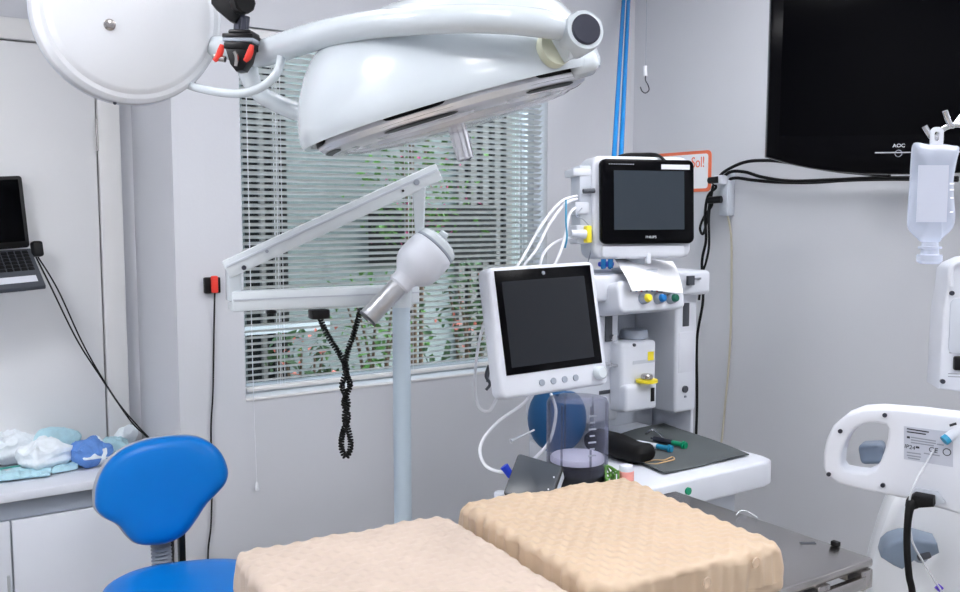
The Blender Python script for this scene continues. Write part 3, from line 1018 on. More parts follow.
obj('lid_gasket', MB().lathe([(22.8 * KX, 0), (23.3 * KX, 1), (22.8 * KX, 3 * KX)][:1] + [(23.2 * KX, .5 * KX), (23.2 * KX, 2.5 * KX), (22 * KX, 3 * KX)], Mx, 36), gray_m, xr)
obj('tube_head', MB().lathe([(r * KX, z * KX) for r, z in ((22.8, 3), (23.6, 4.5), (24.2, 12), (24.2, 23), (23.6, 28), (21.5, 33), (17, 38.5), (13.3, 42), (12, 44), (12, 53), (10, 55))], Mx, 40), wp_m, xr)
cn = obj('cone', MB().lathe([(r * KX, z * KX) for r, z in ((9.8, 52), (9.8, 98), (9.2, 99), (8.2, 99), (8.2, 90), (0, 90))], Mx, 32), foil_m, xr)
obj('cone_rim', MB().lathe([(9.9 * KX, 97.5 * KX), (10.1 * KX, 98 * KX), (9.9 * KX, 99.5 * KX), (8.4 * KX, 99.6 * KX)], Mx, 32, caps=False), dgray_m, cn)
bx = at(319, 314, 2.19)
obj('cord_box', MB().box((.044, .035, .022), FR(bx, Ma.to_3x3().col[0]), (0, 0, 0), .002), black_m, xr)
bx2 = at(271, 312, 2.14)
obj('latch', MB().box((.022, .02, .007), FR(bx2, Ma.to_3x3().col[0]), (0, 0, 0), .001), black_m, xr)
# coiled cord, twisted on itself
DC = 2.19
path = [(320, 318), (324, 328), (331, 341), (339, 353), (344, 362), (347, 369), (344, 378), (342, 386), (346, 396), (348, 404), (345, 413), (345, 421), (348, 429), (350.5, 440), (350, 450), (346, 457), (342, 450), (341.5, 440), (344, 429), (347.5, 421), (347.5, 413), (344, 404), (346, 396), (350, 386), (348, 378), (345, 369), (346, 360), (349, 347), (353, 336), (357, 323), (361, 309)]
pw_, _ = crom([at(x, y, DC + (.006 * math.sin(i * 1.6))) for i, (x, y) in enumerate(path)], 1, 48)
ln = [0]
for a, b in zip(pw_, pw_[1:]): ln.append(ln[-1] + (b - a).length)
co = []
for i, q in enumerate(pw_):
    ph = ln[i] / .0068 * 2 * PI
    tight = .0052
    dd = (pw_[min(i + 1, len(pw_) - 1)] - pw_[max(i - 1, 0)]).normalized()
    sd = dd.cross(CF).normalized()
    co.append(q + (sd * math.cos(ph) + sd.cross(dd) * math.sin(ph)) * tight)
obj('coiled_cord', MB().tube(co, .0027, 5, False), rubber_m, xr)

# ------------------------------------------------------------------ anaesthesia workstation
am_ = thing('anaesthesia_machine', (1.86, 2.25, 0), 'white anaesthesia workstation with worktop and tilted display in the corner', 'anaesthesia machine')
FY = 2.05
WTZ = .80
bxl = 1.68
MBK = 2.27
bxr = onY(FY, 697, 400).x
lc_r = onY(FY, 618.5, 350).x
rc_l = onY(FY, 676, 350).x
obj('base_cabinet', MB().rng((bxl, FY - .02, .10), (bxr, MBK, .66), .01), wp_m, am_)
for i, z0 in enumerate((.14, .31, .48)):
    d = obj('drawer', MB().rng((bxl + .02, FY - .034, z0), (bxr - .02, FY - .02, z0 + .155), .004), wp_m, am_)
    obj('drawer_pull', MB().rng(((bxl + bxr) / 2 - .08, FY - .05, z0 + .11), ((bxl + bxr) / 2 + .08, FY - .034, z0 + .125), .004), gray_m, d)
for x in (bxl + .07, bxr - .07):
    for y in (FY + .05, MBK - .05):
        obj('caster', MB().cyl((x - .018, y, .05), (x + .018, y, .05), .05, n=20, bev=.006).rng((x - .02, y - .02, .07), (x + .02, y + .02, .105)), dgray_m, am_)
# worktop with rounded right corner and deep skirt
wx1 = 2.15
wy0 = 1.665
wt = [(1.47, 1.98), (1.43, 1.90), (1.43, wy0 + .02), (1.445, wy0), (wx1 - .05, wy0), (wx1 - .012, wy0 + .012), (wx1, wy0 + .05), (wx1 + .005, MBK - .02), (1.70, MBK - .02), (1.66, 2.0)]
Mz = Matrix.Translation((0, 0, WTZ)) @ Matrix.Rotation(-PI / 2, 4, 'X')
wk = MB().prism(wt, .075, Matrix.Translation((0, 0, WTZ)) @ Matrix.Rotation(-PI / 2, 4, 'X'), .008, 3)
wko = obj('worktop', wk, wp_m, am_)
un = MB().prism([(x, y) for x, y in ((1.72, FY + .1), (1.66, wy0 + .05), (wx1 - .12, wy0 + .05), (wx1 - .06, wy0 + .11), (wx1 - .03, FY + .1))], .085, Matrix.Translation((0, 0, WTZ - .075)) @ Matrix.Rotation(-PI / 2, 4, 'X'), .015, 3)
obj('worktop_underside', un, wp2_m, am_)
q = onY(wy0 - .002, 688, 491)
obj('indicator_button', MB().cyl((q.x, wy0 - .006, q.z), (q.x, wy0 + .004, q.z), .010, n=18), green_m, wko)
obj('side_tray', MB().rng((1.20, wy0, WTZ - .02), (1.445, wy0 + .115, WTZ), .006), wp_m, am_)
# rear panel, columns, alcove
obj('back_panel', MB().rng((bxl + .03, FY + .19, WTZ - .14), (bxr - .01, MBK, 1.30), .006), wp2_m, am_)
zc0 = onY(FY, 610, 421).z
col_l = MB().rng((bxl + .0, FY, zc0), (lc_r, FY + .2, 1.26), .008, 3)
cl_ = obj('column', col_l, wp_m, am_)
col_r = MB().rng((rc_l, FY, onY(FY, 686, 412).z), (bxr - .004, FY + .2, 1.26), .012, 3)
cr_ = obj('column', col_r, wp_m, am_)
obj('side_panel', MB().rng((bxr - .006, FY + .02, WTZ - .10), (bxr + .008, MBK, 1.29), .004), wp_m, am_)
yv = FY - .001


def fbox(mb, x0, y0, x1, y1, th=.004, Y=FY, bev=.001):
    a, b = onY(Y, x0, y0), onY(Y, x1, y1)
    return mb.rng((a.x, Y - th, b.z), (b.x, Y + .002, a.z), bev)


lab(obj('flowmeter', fbox(MB(), 605, 311, 611, 341, .006), dgray_m, cl_), 'grey flowmeter tube')
q = onY(FY, 610, 337)
obj('flow_knob', MB().cyl((q.x, FY - .02, q.z), (q.x, FY, q.z), .009, n=16), chrome_m, cl_)
q = onY(FY, 604.5, 363.5)
obj('outlet_spigot', MB().cyl((q.x, FY - .03, q.z), (q.x, FY, q.z), .006, n=12).cyl((q.x, FY - .03, q.z), (q.x + .03, FY - .03, q.z - .006), .005, n=12), chrome_m, cl_)
obj('seam', fbox(MB(), 599, 391, 616, 392.5, .001), dgray_m, cl_)
obj('display_slot', fbox(MB(), 683, 303, 688.5, 326, .003), dgray_m, cr_)
obj('notice', fbox(MB(), 679, 333, 693, 371, .0015), label_m, cr_)
q = onY(FY, 684.5, 389)
obj('outlet', MB().cyl((q.x, FY - .006, q.z), (q.x, FY + .002, q.z), .0115, n=20), dgray_m, cr_)
q = onY(FY, 685, 396.5)
obj('port', MB().cyl((q.x, FY - .004, q.z), (q.x, FY + .002, q.z), .004, n=12), gray_m, cr_)
# upper shelf
zs1, zs0 = 1.325, 1.248
sh = MB().prism([(x, y) for x, y in ((bxl + .01, MBK), (bxl + .01, FY - .03), (bxl + .05, FY - .05), (lc_r + .03, FY - .05), (lc_r + .05, FY - .03), (rc_l + .0, FY - .02), (rc_l + .03, FY - .04), (bxr - .004, FY - .045), (bxr + .006, FY - .03), (bxr + .006, MBK))], zs1 - zs0, Matrix.Translation((0, 0, zs1)) @ Matrix.Rotation(-PI / 2, 4, 'X'), .012, 3)
obj('upper_shelf', sh, wp_m, am_)
obj('shelf_liner', MB().rng((bxl + .04, FY - .02, zs1 + .0005), (lc_r + .02, MBK - .02, zs1 + .004)), gray_m, am_)
fs = MB()
a, b = onY(FY - .047, 688, 276), onY(FY - .047, 694, 285)
fs.rng((a.x, FY - .05, b.z), (b.x, FY - .04, a.z), .001)
obj('badge', fs, dgray_m, am_)
a, b = onY(FY - .047, 692.5, 278), onY(FY - .047, 701, 279.5)
obj('badge', MB().rng((a.x + .012, FY - .048, b.z), (b.x, FY - .04, a.z)), inkl_m, am_)
# gas control panel tilted forward
GY = FY - .10
a, b = onY(GY, 619, 281), onY(GY, 684, 308)
gp = MB()
gw = b.x - a.x
gp.prism(rrect(gw, a.z - b.z, .02, 5), .11, FR(((a.x + b.x) / 2, GY, (a.z + b.z) / 2), (1, 0, .0), (0, .2, 1)), .008, 3)
gpo = obj('gas_control_panel', gp, wp_m, am_)
Mg = FR(((a.x + b.x) / 2, GY, (a.z + b.z) / 2), (1, 0, 0), (0, .2, 1))
for px_, mm, nm in ((642, yellow_m, 'yellow'), (656.5, kblue_m, 'blue'), (669, kgreen_m, 'green')):
    q = onY(GY, px_, 299)
    qd = V((0, -1, .2)).normalized()
    kn = lab(obj('knob', MB().cyl(q, q + qd * .022, .0165, .015, 20, .002), gray_m, gpo), nm + ' capped gas knob')
    obj('knob_cap', MB().cyl(q + qd * .0205, q + qd * .034, .0125, .011, 20, .002), mm, kn)
for k in range(9):
    q = onY(GY, 631 + k * 5.2, 291)
    obj('marking', MB().box((.006, .002, .004), FR(q + V((0, -.001, 0)), (1, 0, 0), (0, .2, 1))), (inkl_m, kblue_m, red_m)[k % 3], gpo)
# vaporiser
VY = 2.0
vz = onY(VY, 630, 414).z
va, vb = onY(VY, 621, 414), onY(VY, 657, 340)
vp = obj('vaporizer', MB().rng((va.x, VY, va.z), (vb.x, VY + .15, vb.z), .012, 3), wp_m, am_)
wa, wb = onY(VY - .02, 622, 414), onY(VY - .02, 656, 382)
obj('filler_block', MB().rng((wa.x + .015, VY - .02, wa.z), (wb.x + .006, VY + .05, wb.z), .01, 3), wp_m, vp)
q = onY(VY + .07, 629, 340)
obj('dial', MB().cyl((q.x + .02, VY + .07, vb.z - .002), (q.x + .02, VY + .07, vb.z + .028), .045, .043, 28, .005), gray_m, vp)
q = onY(VY - .03, 648, 381)
yl = MB().cyl((q.x, VY - .025, q.z - .004), (q.x, VY - .025, q.z + .004), .033, n=24)
obj('filler_collar', yl, yellow_m, vp)
obj('filler_cap', MB().cyl((q.x, VY - .025, q.z + .004), (q.x, VY - .025, q.z + .02), .018, n=18, bev=.003), steel_m, vp)
a, b = onY(VY - .021, 651, 388), onY(VY - .021, 654, 401)
obj('sight_glass', MB().rng((a.x, VY - .023, b.z), (b.x, VY - .018, a.z)), black_m, vp)
a, b = onY(VY - .001, 648, 352), onY(VY - .001, 653.5, 360)
obj('yellow_tag', MB().rng((a.x, VY - .002, b.z), (b.x, VY + .002, a.z)), yellow_m, vp)
q = onY(VY, 634, 345)
obj('lock', MB().cyl((q.x, VY - .004, q.z), (q.x, VY + .002, q.z), .005, n=12), dgray_m, vp)
a, b = onY(VY - .0005, 633, 361), onY(VY - .0005, 655, 362)
obj('seam', MB().rng((a.x, VY - .001, b.z), (b.x, VY + .002, a.z)), wp2_m, vp)

# display on a swing arm
DD = 2.36
dc = at(546, 322, DD)
Md = FR(dc, V((1, -.03, .022)), V((0, .19, 1)))
kd = DD / FPX
dsp_ = thing('x', (0, 0, 0), 'x', 'x')
bpy.data.objects.remove(dsp_)
DW, DH = .342, .330
body = MB().prism(rrect(DW, DH, .020, 5, .002, -.016), .05, Md @ Matrix.Translation((0, -.012, 0)), .01, 3)
dis = obj('display', body, wp_m, am_)
obj('display_bezel', MB().box((.305, .003, .262), Md, (.004, -.0125, .008), .001), bezel_m, dis)
obj('display_screen', MB().box((.262, .001, .216), Md, (.0, -.0145, .003)), screen2_m, dis)
obj('camera_dot', MB().cyl(Md @ V((.0, -.0155, .126)), Md @ V((.0, -.014, .126)), .005, n=14), inkl_m, dis)
for i in range(4):
    obj('button', MB().cyl(Md @ V((-.045 + i * .036, -.015, -.152)), Md @ V((-.045 + i * .036, -.011, -.152)), .0085, n=16), gray_m, dis)
obj('dial_knob', MB().cyl(Md @ V((.138, -.034, -.148)), Md @ V((.138, -.011, -.148)), .017, .019, 24, .004), white_m, dis)
j0 = Md @ V((0, .04, -.02))
obj('swing_arm', MB().tube([j0, j0 + V((.02, .10, -.0)), V((1.70, FY - .02, j0.z)), V((1.74, FY + .06, j0.z + .01))], .02, 12), wp2_m, am_)
# bellows canister
bq = onZ(WTZ, 577, 482)
BX, BY = bq.x + .0, bq.y + .0
ba = obj('bellows_base', MB().lathe([(.070, .0), (.076, .01), (.076, .05), (.070, .055)], Matrix.Translation((BX, BY, WTZ)), 40), black_m, am_)
Hb = .225
bd = MB().lathe([(.079, .03), (.081, .05), (.081, Hb - .012), (.076, Hb - .002), (.066, Hb), (.0, Hb + .002)], Matrix.Translation((BX, BY, WTZ)), 48, caps=False)
obj('bellows_dome', bd, bellow_m, ba)
obj('bellows_disc', MB().lathe([(.03, .056), (.071, .058), (.071, .068), (.067, .073), (.0, .074)], Matrix.Translation((BX, BY, WTZ)), 40), liquidw_m, ba)
gb = MB()
for k in range(7):
    gb.box((.014 if k % 2 else .022, .0015, .004), FR(V((BX, BY, WTZ + .09 + k * .017)) + (CR * .030 - FH * .072), CR + FH * .4), (0, 0, 0))
lab(obj('volume_scale', gb, label_m, ba), 'white volume scale marks')
gs = MB()
for k in range(6):
    a = k * PI / 3 + .3
    gs.cyl((BX + .074 * math.cos(a), BY + .074 * math.sin(a), WTZ + .03), (BX + .074 * math.cos(a), BY + .074 * math.sin(a), WTZ + Hb - .01), .003, n=6)
obj('rib', gs, bellow_m, ba)
# breathing bag
bb = at(557, 418, 2.72)
obj('breathing_bag', MB().sphere((0, 0, 0), (.088, .08, .105), FR(bb, CR), 28).cyl(bb + V((0, 0, .08)), bb + V((0.02, .02, .22)), .018, n=14), dblue_m, am_)
# blue hose on the shelf
q = onZ(zs1 + .004, 606, 267)
obj('blue_connector', MB().box((.05, .03, .018), Matrix.Translation((q.x, q.y, zs1 + .0135)), (0, 0, 0), .006), mat('royal_blue', (20, 60, 190), .4), am_)

# grey mat and small things on the worktop
corners = [onZ(WTZ + .002, x, y) for x, y in ((749, 456), (664, 475), (592, 443), (664, 424))]
t = bmesh.new()
n = 14
gv = []
for i in range(n + 1):
    row = []
    for j in range(n + 1):
        u, v_ = i / n, j / n
        q = corners[0] * (1 - u) * (1 - v_) + corners[1] * u * (1 - v_) + corners[2] * u * v_ + corners[3] * (1 - u) * v_
        lift = .006 * max(0, 1 - min(u, 1 - u, v_, 1 - v_) * 5) * (.5 + .5 * math.sin(u * 7 + v_ * 5))
        row.append(t.verts.new((q.x, q.y, WTZ + .002 + lift)))
    gv.append(row)
fs_ = [t.faces.new((gv[i][j], gv[i + 1][j], gv[i + 1][j + 1], gv[i][j + 1])) for i in range(n) for j in range(n)]
r = bmesh.ops.extrude_face_region(t, geom=fs_)
for e in r['geom']:
    if isinstance(e, bmesh.types.BMVert): e.co.z += .003
bmesh.ops.recalc_face_normals(t, faces=t.faces[:])
mm_ = MB(); mm_._take(t)
tag(obj('work_mat', mm_, drape_m), 'dark grey mat lying on the white worktop of the anaesthesia machine', 'mat')
MZ = WTZ + .0065
q0, q1 = onZ(MZ + .03, 598, 440), onZ(MZ + .02, 640, 455)
pd = (q1 - q0); pd.z = 0
Lp = pd.length
Mp = FR((q0 + q1) / 2 + V((0, 0, .0)), pd)
Mp.translation.z = MZ + .03
pc = MB().rbox((Lp + .06, .085, .06), .026, Mp, 18, lambda p, n_: V((0, -noise.noise(p * 14) * .008, (noise.noise(p * 20) * .006 - .011 * (p.x / .1 if p.x > 0 else 0)) * (1 if n_.z > 0 else 0))))
tag(obj('instrument_pouch', pc, rubber_m), 'black soft instrument pouch on the grey mat beside the bellows canister', 'pouch')


def syringe(label, x0, y0, x1, y1, m, m2):
    a, b = onZ(MZ + .009, x0, y0), onZ(MZ + .009, x1, y1)
    d = (b - a).normalized()
    L = (b - a).length
    s = thing('syringe', a + V((0, 0, -.009)), label, 'syringe')
    M = AX(a, d)
    obj('barrel', MB().lathe([(.003, 0), (.003, .01), (.0085, .012), (.0085, L * .62)], M, 16), m, s)
    obj('plunger', MB().lathe([(.0075, L * .5), (.0075, L * .9), (.012, L * .91), (.012, L * .95), (.0075, L * .96), (.01, L), (0, L)], M, 16), m2, s)


syringe('syringe with pale barrel and blue plunger on the grey mat', 633, 442, 672, 449, label_m, teal_m)
syringe('green ended syringe lying behind the blue one on the grey mat', 651, 438, 686, 445.5, gunmetal_m, green_m)
hp_ = [onZ(MZ + .004, x, y) for x, y in ((646, 434), (652, 432), (659, 436), (666, 442))]
hp_[1].z += .007; hp_[2].z += .006
tag(obj('steel_loop', MB().tube(hp_, .004, 8), chrome_m), 'bent steel and black instrument arched behind the two syringes', 'instrument')
rb = [onZ(MZ + .0025, x, y) for x, y in ((645, 463), (654, 460), (664, 460), (672, 457), (674, 459.5), (664, 462), (655, 464))]
tag(obj('rubber_band', MB().tube(rb, .0018, 6, closed=True), mat('tan_rubber', (210, 176, 130), .6)), 'tan rubber band on the grey mat in front of the syringes', 'band')
# little jar and leaf clip behind the right pad
q = onZ(WTZ, 626, 486)
jr = thing('medicine_jar', (q.x, q.y, WTZ), 'small pink labelled jar with white cap behind the right pad', 'jar')
jz = onY(q.y, 626, 466).z
obj('jar_body', MB().lathe([(.019, 0), (.02, .003), (.02, jz - WTZ - .014), (.016, jz - WTZ - .01)], Matrix.Translation((q.x, q.y, WTZ)), 24), pink_m, jr)
obj('jar_cap', MB().lathe([(.0185, jz - WTZ - .012), (.0185, jz - WTZ), (.017, jz - WTZ + .002), (0, jz - WTZ + .002)], Matrix.Translation((q.x, q.y, WTZ)), 24), wp_m, jr)
q = onZ(WTZ, 611, 487)
cc = MB()
for k in range(12):
    a = k * .9
    cc.tube([(q.x + random.uniform(-.02, .02), q.y + random.uniform(-.02, .02), WTZ + .004), (q.x + random.uniform(-.03, .03), q.y + random.uniform(-.02, .02), WTZ + random.uniform(.02, .055)), (q.x + random.uniform(-.03, .03), q.y + random.uniform(-.02, .02), WTZ + random.uniform(.01, .045))], .0028, 6, True, 5)
tag(obj('green_elastic', cc, mat('green_elastic', (90, 140, 60), .6, var=.5, scale=60)), 'tangle of green elastic between the bellows canister and the jar', 'elastic')

# small tilted monitor on the side tray
TDp = 2.16
ta, tb = at(515, 461, TDp), at(561, 473, TDp)
tM = FR(at(533.5, 480.5, TDp), CR * .97 - CU * .23 - CF * .35, CR * .40 + CU * .92 + CF * .5)
tbm = thing('gas_monitor', V((at(536, 480, TDp).x, at(536, 480, TDp).y, WTZ)), 'small dark tilted monitor with white side beside the bellows canister', 'monitor')
obj('front_glass', MB().prism(rrect(.110, .102, .006, 4), .006, tM @ Matrix.Translation((0, -.006, 0)), .002), mat('slate_glass', (62, 68, 76), .3), tbm)
obj('bezel', MB().prism(rrect(.116, .108, .008, 4), .008, tM, .002), black_m, tbm)
obj('case', MB().prism(rrect(.112, .098, .008, 4, .002), .04, tM @ Matrix.Translation((0, .008, 0)), .004), wp2_m, tbm)
for x, z in ((.045, .02), (.042, -.012)):
    obj('indicator', MB().cyl(tM @ V((x, -.0075, z)), tM @ V((x, -.005, z)), .002, n=10), label_m, tbm)
obj('stand', MB().rng((tM.translation.x - .05, tM.translation.y - .01, WTZ), (tM.translation.x + .06, tM.translation.y + .05, WTZ + .03), .006), black_m, tbm)
q = at(503, 488, 2.2)
tag(obj('filter_cup', MB().lathe([(.014, 0), (.016, .004), (.016, .03), (.012, .034), (.0, .034)], Matrix.Translation((q.x, q.y + .01, WTZ + .001)), 18), wp_m), 'small white filter cup left of the tilted monitor', 'filter')

# ------------------------------------------------------------------ patient monitor on the upper shelf
PD = 2.70
pcn = at(646, 204, PD)
x19 = (CR * math.cos(math.radians(17)) + FH * math.sin(math.radians(17)))
Mm = FR(pcn, x19, Z + FH * .05)
pm = thing('patient_monitor', V((pcn.x, pcn.y, zs1)), 'white patient monitor with black framed screen on the anaesthesia machine shelf', 'monitor')
KP = PD / FPX
pw2, ph2 = .302, .257
obj('housing', MB().prism(rrect(pw2 + .02, ph2 + .044, .03, 6, -.008, -.010), .10, Mm @ Matrix.Translation((0, .004, 0)), .014, 3), wp_m, pm)
bz_ = obj('front_bezel', MB().prism(rrect(pw2, ph2 - .01, .018, 5), .022, Mm @ Matrix.Translation((0, -.018, .006)), .006, 3), bezel_m, pm)
obj('screen', MB().box((.228, .001, .172), Mm, (.002, -.0185, .010)), screen_m, bz_)
text('maker_name', 'PHILIPS', .010, Mm @ Matrix.Translation((.006, -.0188, -.098)), label_m, bz_, 1.1)
obj('sticker', MB().box((.094, .0008, .014), Mm, (.088, -.0186, .108)), label_m, bz_)
mk = MB()
for k in range(11):
    mk.box((.005, .0008, .0025), Mm, (-.125 + k * .0075, -.0184, .114))
obj('model_marking', mk, inkl_m, bz_)
obj('chin', MB().prism(rrect(.27, .034, .010, 4, -.01, -.139), .05, Mm @ Matrix.Translation((0, -.008, 0)), .006), wp_m, pm)
q0_ = Mm @ V((0, .075, -.13))
obj('pedestal', MB().tube([q0_, V((q0_.x, q0_.y, zs1 + .01))], .03, 16).lathe([(.07, 0), (.07, .008), (.03, .014)], Matrix.Translation((q0_.x, q0_.y, zs1 + .0045)), 28), wp2_m, pm)
obj('front_catch', MB().box((.012, .012, .03), Mm, (.004, -.006, -.16), .002), wp_m, pm)
# modules on its left side
rk = MB()
mo = Mm @ Matrix.Translation((-.165, .05, 0))
rk.box((.05, .07, .205), mo, (-.015, .0, .01), .006)
mrk = obj('module_rack', rk, wp2_m, pm)
obj('module', MB().box((.06, .07, .022), mo, (-.03, -.002, .092), .004), wp_m, mrk)
obj('module', MB().box((.045, .065, .035), mo, (-.035, -.01, -.012), .005), wp_m, mrk)
obj('module', MB().box((.045, .06, .055), mo, (-.03, -.008, -.088), .006), wp_m, mrk)
obj('dark_connector', MB().cyl(mo @ V((-.035, -.05, .036)), mo @ V((.0, -.05, .038)), .007, n=12), dgray_m, mrk)
obj('yellow_connector', MB().box((.016, .03, .05), mo, (-.022, -.048, -.088), .004), yellow_m, mrk)
obj('white_plug', MB().cyl(mo @ V((-.075, -.05, -.085)), mo @ V((-.03, -.05, -.088)), .010, .014, 14), wp_m, mrk)
tp = [Mm @ V((x, y, z)) for x, y, z in ((-.10, .03, .127), (-.06, .02, .145), (.0, .03, .15), (.04, .01, .147), (.06, -.005, .128))]
obj('top_cable', MB().tube(tp, .0042, 8), cable_m, pm)
obj('top_cable', MB().tube([v + V((.006, .012, -.004)) for v in tp], .004, 8), cable_m, pm)
# printed paper strip draped over the shelf
t = bmesh.new()
prf = [(0.0, 0.0), (-.03, .001), (-.07, -.006), (-.10, -.022), (-.13, -.048), (-.15, -.07)]
PR = [[onY(2.085, 614, 258), onY(2.085, 673, 260)], [onY(2.02, 618, 264), onY(2.02, 677, 267)], [onY(1.97, 623, 272), onY(1.97, 680, 275)], [onY(1.94, 628, 281), onY(1.94, 682, 284)], [onY(1.928, 632, 291), onY(1.928, 683.5, 291.5)]]
Lf, _ = crom([q[0] for q in PR], 1, 3)
Rt, _ = crom([q[1] for q in PR], 1, 3)
rows = len(Lf) - 1
gr = []
for i in range(rows + 1):
    row = []
    for j in range(9):
        v_ = j / 8
        row.append(t.verts.new(Lf[i].lerp(Rt[i], v_) + V((0, -.004 * math.sin(v_ * 6), .004 * math.sin(v_ * 5)))))
    gr.append(row)
ff = [t.faces.new((gr[i][j], gr[i][j + 1], gr[i + 1][j + 1], gr[i + 1][j])) for i in range(rows) for j in range(8)]
r = bmesh.ops.extrude_face_region(t, geom=ff)
for e in r['geom']:
    if isinstance(e, bmesh.types.BMVert): e.co += V((0, .0, -.0012))
bmesh.ops.recalc_face_normals(t, faces=t.faces[:])
mb = MB(); mb._take(t)
tag(obj('paper_sheet', mb, paper_m), 'white paper sheet draped over the shelf front under the patient monitor', 'paper')

# monitor cables
cabs = [
    ('white monitor cable arching left from the patient monitor, outermost of the bundle', [(577, 196, 2.66), (562, 201, 2.62), (545, 220, 2.58), (530, 245, 2.55), (520, 262, 2.50), (500, 290, 2.46), (482, 330, 2.45), (475, 375, 2.44), (478, 405, 2.44), (489, 411, 2.43), (497, 398, 2.44)]),
    ('white monitor cable arching left from the patient monitor, second of the bundle', [(577, 199, 2.65), (565, 204, 2.61), (549, 225, 2.57), (536, 250, 2.54), (525, 264, 2.52), (510, 290, 2.50), (495, 340, 2.48)]),
    ('white cable looping from the yellow connector down behind the tilted display', [(577, 238, 2.66), (563, 239, 2.62), (549, 247, 2.58), (541, 260, 2.55), (538, 285, 2.54)]),
    ('white cable dropping steeply from the patient monitor module', [(580, 205, 2.66), (570, 213, 2.63), (566, 232, 2.6), (560, 253, 2.56), (552, 270, 2.54)]),
    ('thin grey lead looping under the patient monitor modules', [(582, 208, 2.65), (576, 216, 2.63), (584, 220, 2.64), (592, 232, 2.66), (591, 250, 2.68), (588, 262, 2.7)]),
]
for i, (l, pts) in enumerate(cabs):
    tag(obj('monitor_cable', MB().tube([at(*q) for q in pts], .0042 if i < 4 else .0018, 8), tube_m if i < 4 else gray_m), l, 'cable')
tag(obj('cable_tie', MB().tube([at(*q) for q in ((566, 200, 2.60), (566, 222, 2.585), (567, 237, 2.58), (565, 248, 2.58))], .0026, 6), teal_m), 'blue strap tied round the white monitor cables', 'strap')
tag(obj('sample_line', MB().tube([at(*q) for q in ((535, 384, 2.42), (525, 402, 2.40), (500, 420, 2.38), (484, 438, 2.36), (480, 452, 2.34), (486, 466, 2.32), (500, 472, 2.28), (508, 471, 2.24))], .0042, 8), tube_m), 'white sample tube curving from the display down to the tilted monitor', 'tube')
tag(obj('tube_fitting', MB().cyl(at(504, 466, 2.22), at(511, 476, 2.22), .011, .009, 12), mat('fitting_blue', (30, 60, 190), .4)), 'royal blue fitting at the end of the white sample tube', 'fitting')
tag(obj('breathing_line', MB().tube([at(*q) for q in ((551, 394, 2.62), (556, 412, 2.58), (550, 440, 2.53), (535, 458, 2.46), (522, 470, 2.36))], .0045, 8), tube_m), 'white breathing line passing the blue bag down to the tilted monitor', 'tube')
tag(obj('luer_line', MB().tube([at(*q) for q in ((511, 441, 2.6), (520, 437, 2.62), (534, 430, 2.66))], [.006, .003, .003], 8), ctube_m), 'short clear line with fitting left of the blue breathing bag', 'tube')
gk = MB().tube([at(*q) for q in ((489, 365, 2.42), (486, 376, 2.42), (490, 384, 2.42), (486, 390, 2.42))], .004, 6).tube([at(*q) for q in ((492, 340, 2.44), (490, 365, 2.43), (487, 382, 2.42))], .0026, 6)
tag(obj('dark_lead', gk, dgray_m), 'short dark lead hanging at the left edge of the tilted display', 'lead')

# blue gas hoses
for (x0, x1, l) in ((623.5, 613.5, 'blue gas hose from the ceiling in the corner, left of the pair'), (628.5, 620.5, 'blue gas hose from the ceiling in the corner, right of the pair')):
    t0, t1 = onY(2.88, x0, 0), at(x1, 165, 2.98)
    d = t0 - t1
    topz = t0 + d * ((HC - t0.z) / d.z)
    tag(obj('gas_hose', MB().tube([topz, t0, t0.lerp(t1, .5), t1, at(x1 - 4, 215, 2.96), at(x1 - 9, 248, 2.93), at(x1 - 10, 262, 2.91), at(x1 - 10, 268, 2.9)], .0085, 10), bluet_m), l, 'hose')
# hook on a wire
hw = onX(XR - .25, 645, 90)
hk = thing('wire_hook', hw, 'small metal hook hanging on a thin wire right of the blue hoses', 'hook')
obj('wire', MB().cyl(onX(XR - .25, 645.5, 78), V((onX(XR - .25, 645.5, 78).x, onX(XR - .25, 645.5, 78).y, HC)), .0012, n=6), gray_m, hk)
kx = (hw - CP).length / FPX
hc_ = [(646, 74), (645.5, 80), (648, 85), (649, 90), (645.5, 93), (642, 91), (640.5, 87)]
obj('hook', MB().tube([onX(XR - .25, x, y) for x, y in hc_], .0024, 8), gunmetal_m, hk)
obj('sleeve', MB().cyl(onX(XR - .25, 645, 66), onX(XR - .25, 645.3, 76), .008, n=12), tube_m, hk)

# ------------------------------------------------------------------ right wall : notice, power strip, TV
sa, sb = onX(XR, 640, 152), onX(XR, 711, 192)
# notice : local x runs along -Y (to the right as seen)
Mn = FR(((XR - .003), (sa.y + sb.y) / 2, (sa.z + sb.z) / 2), (0, -1, 0))
nw = sa.y - sb.y
nh = onX(XR, 690, 151.5).z - onX(XR, 690, 192).z
sg = thing('wall_notice', (XR - .003, (sa.y + sb.y) / 2, sb.z), 'white notice with orange border and orange lettering on the right wall behind the monitor', 'sign')
Mn.translation.z = (onX(XR, 690, 151.5).z + onX(XR, 690, 192).z) / 2
obj('border', MB().prism(rrect(nw, nh, .02, 5), .003, Mn, 0), orange_m, sg)
obj('sheet', MB().prism(rrect(nw - .03, nh - .026, .012, 5), .001, Mn @ Matrix.Translation((0, -.001, 0))), paper_m, sg)
q = onX(XR, 695, 163)
text('lettering', 'o Sol!', .06, Mn @ Matrix.Translation((Mn.inverted() @ V((XR, q.y, q.z))).x * V((1, 0, 0)) + V((0, -.0014, (q.z - Mn.translation.z)))), orange_m, sg, .8)
pa, pb_ = onX(XR, 723, 173), onX(XR, 738, 216)
pmid = (pa + pb_) / 2
Mt = FR((XR - .018, pmid.y, pmid.z), (0, -1, 0))
ps = thing('power_strip', (XR - .018, pmid.y, pb_.z), 'grey power strip on the right wall with black plugs in it', 'power strip')
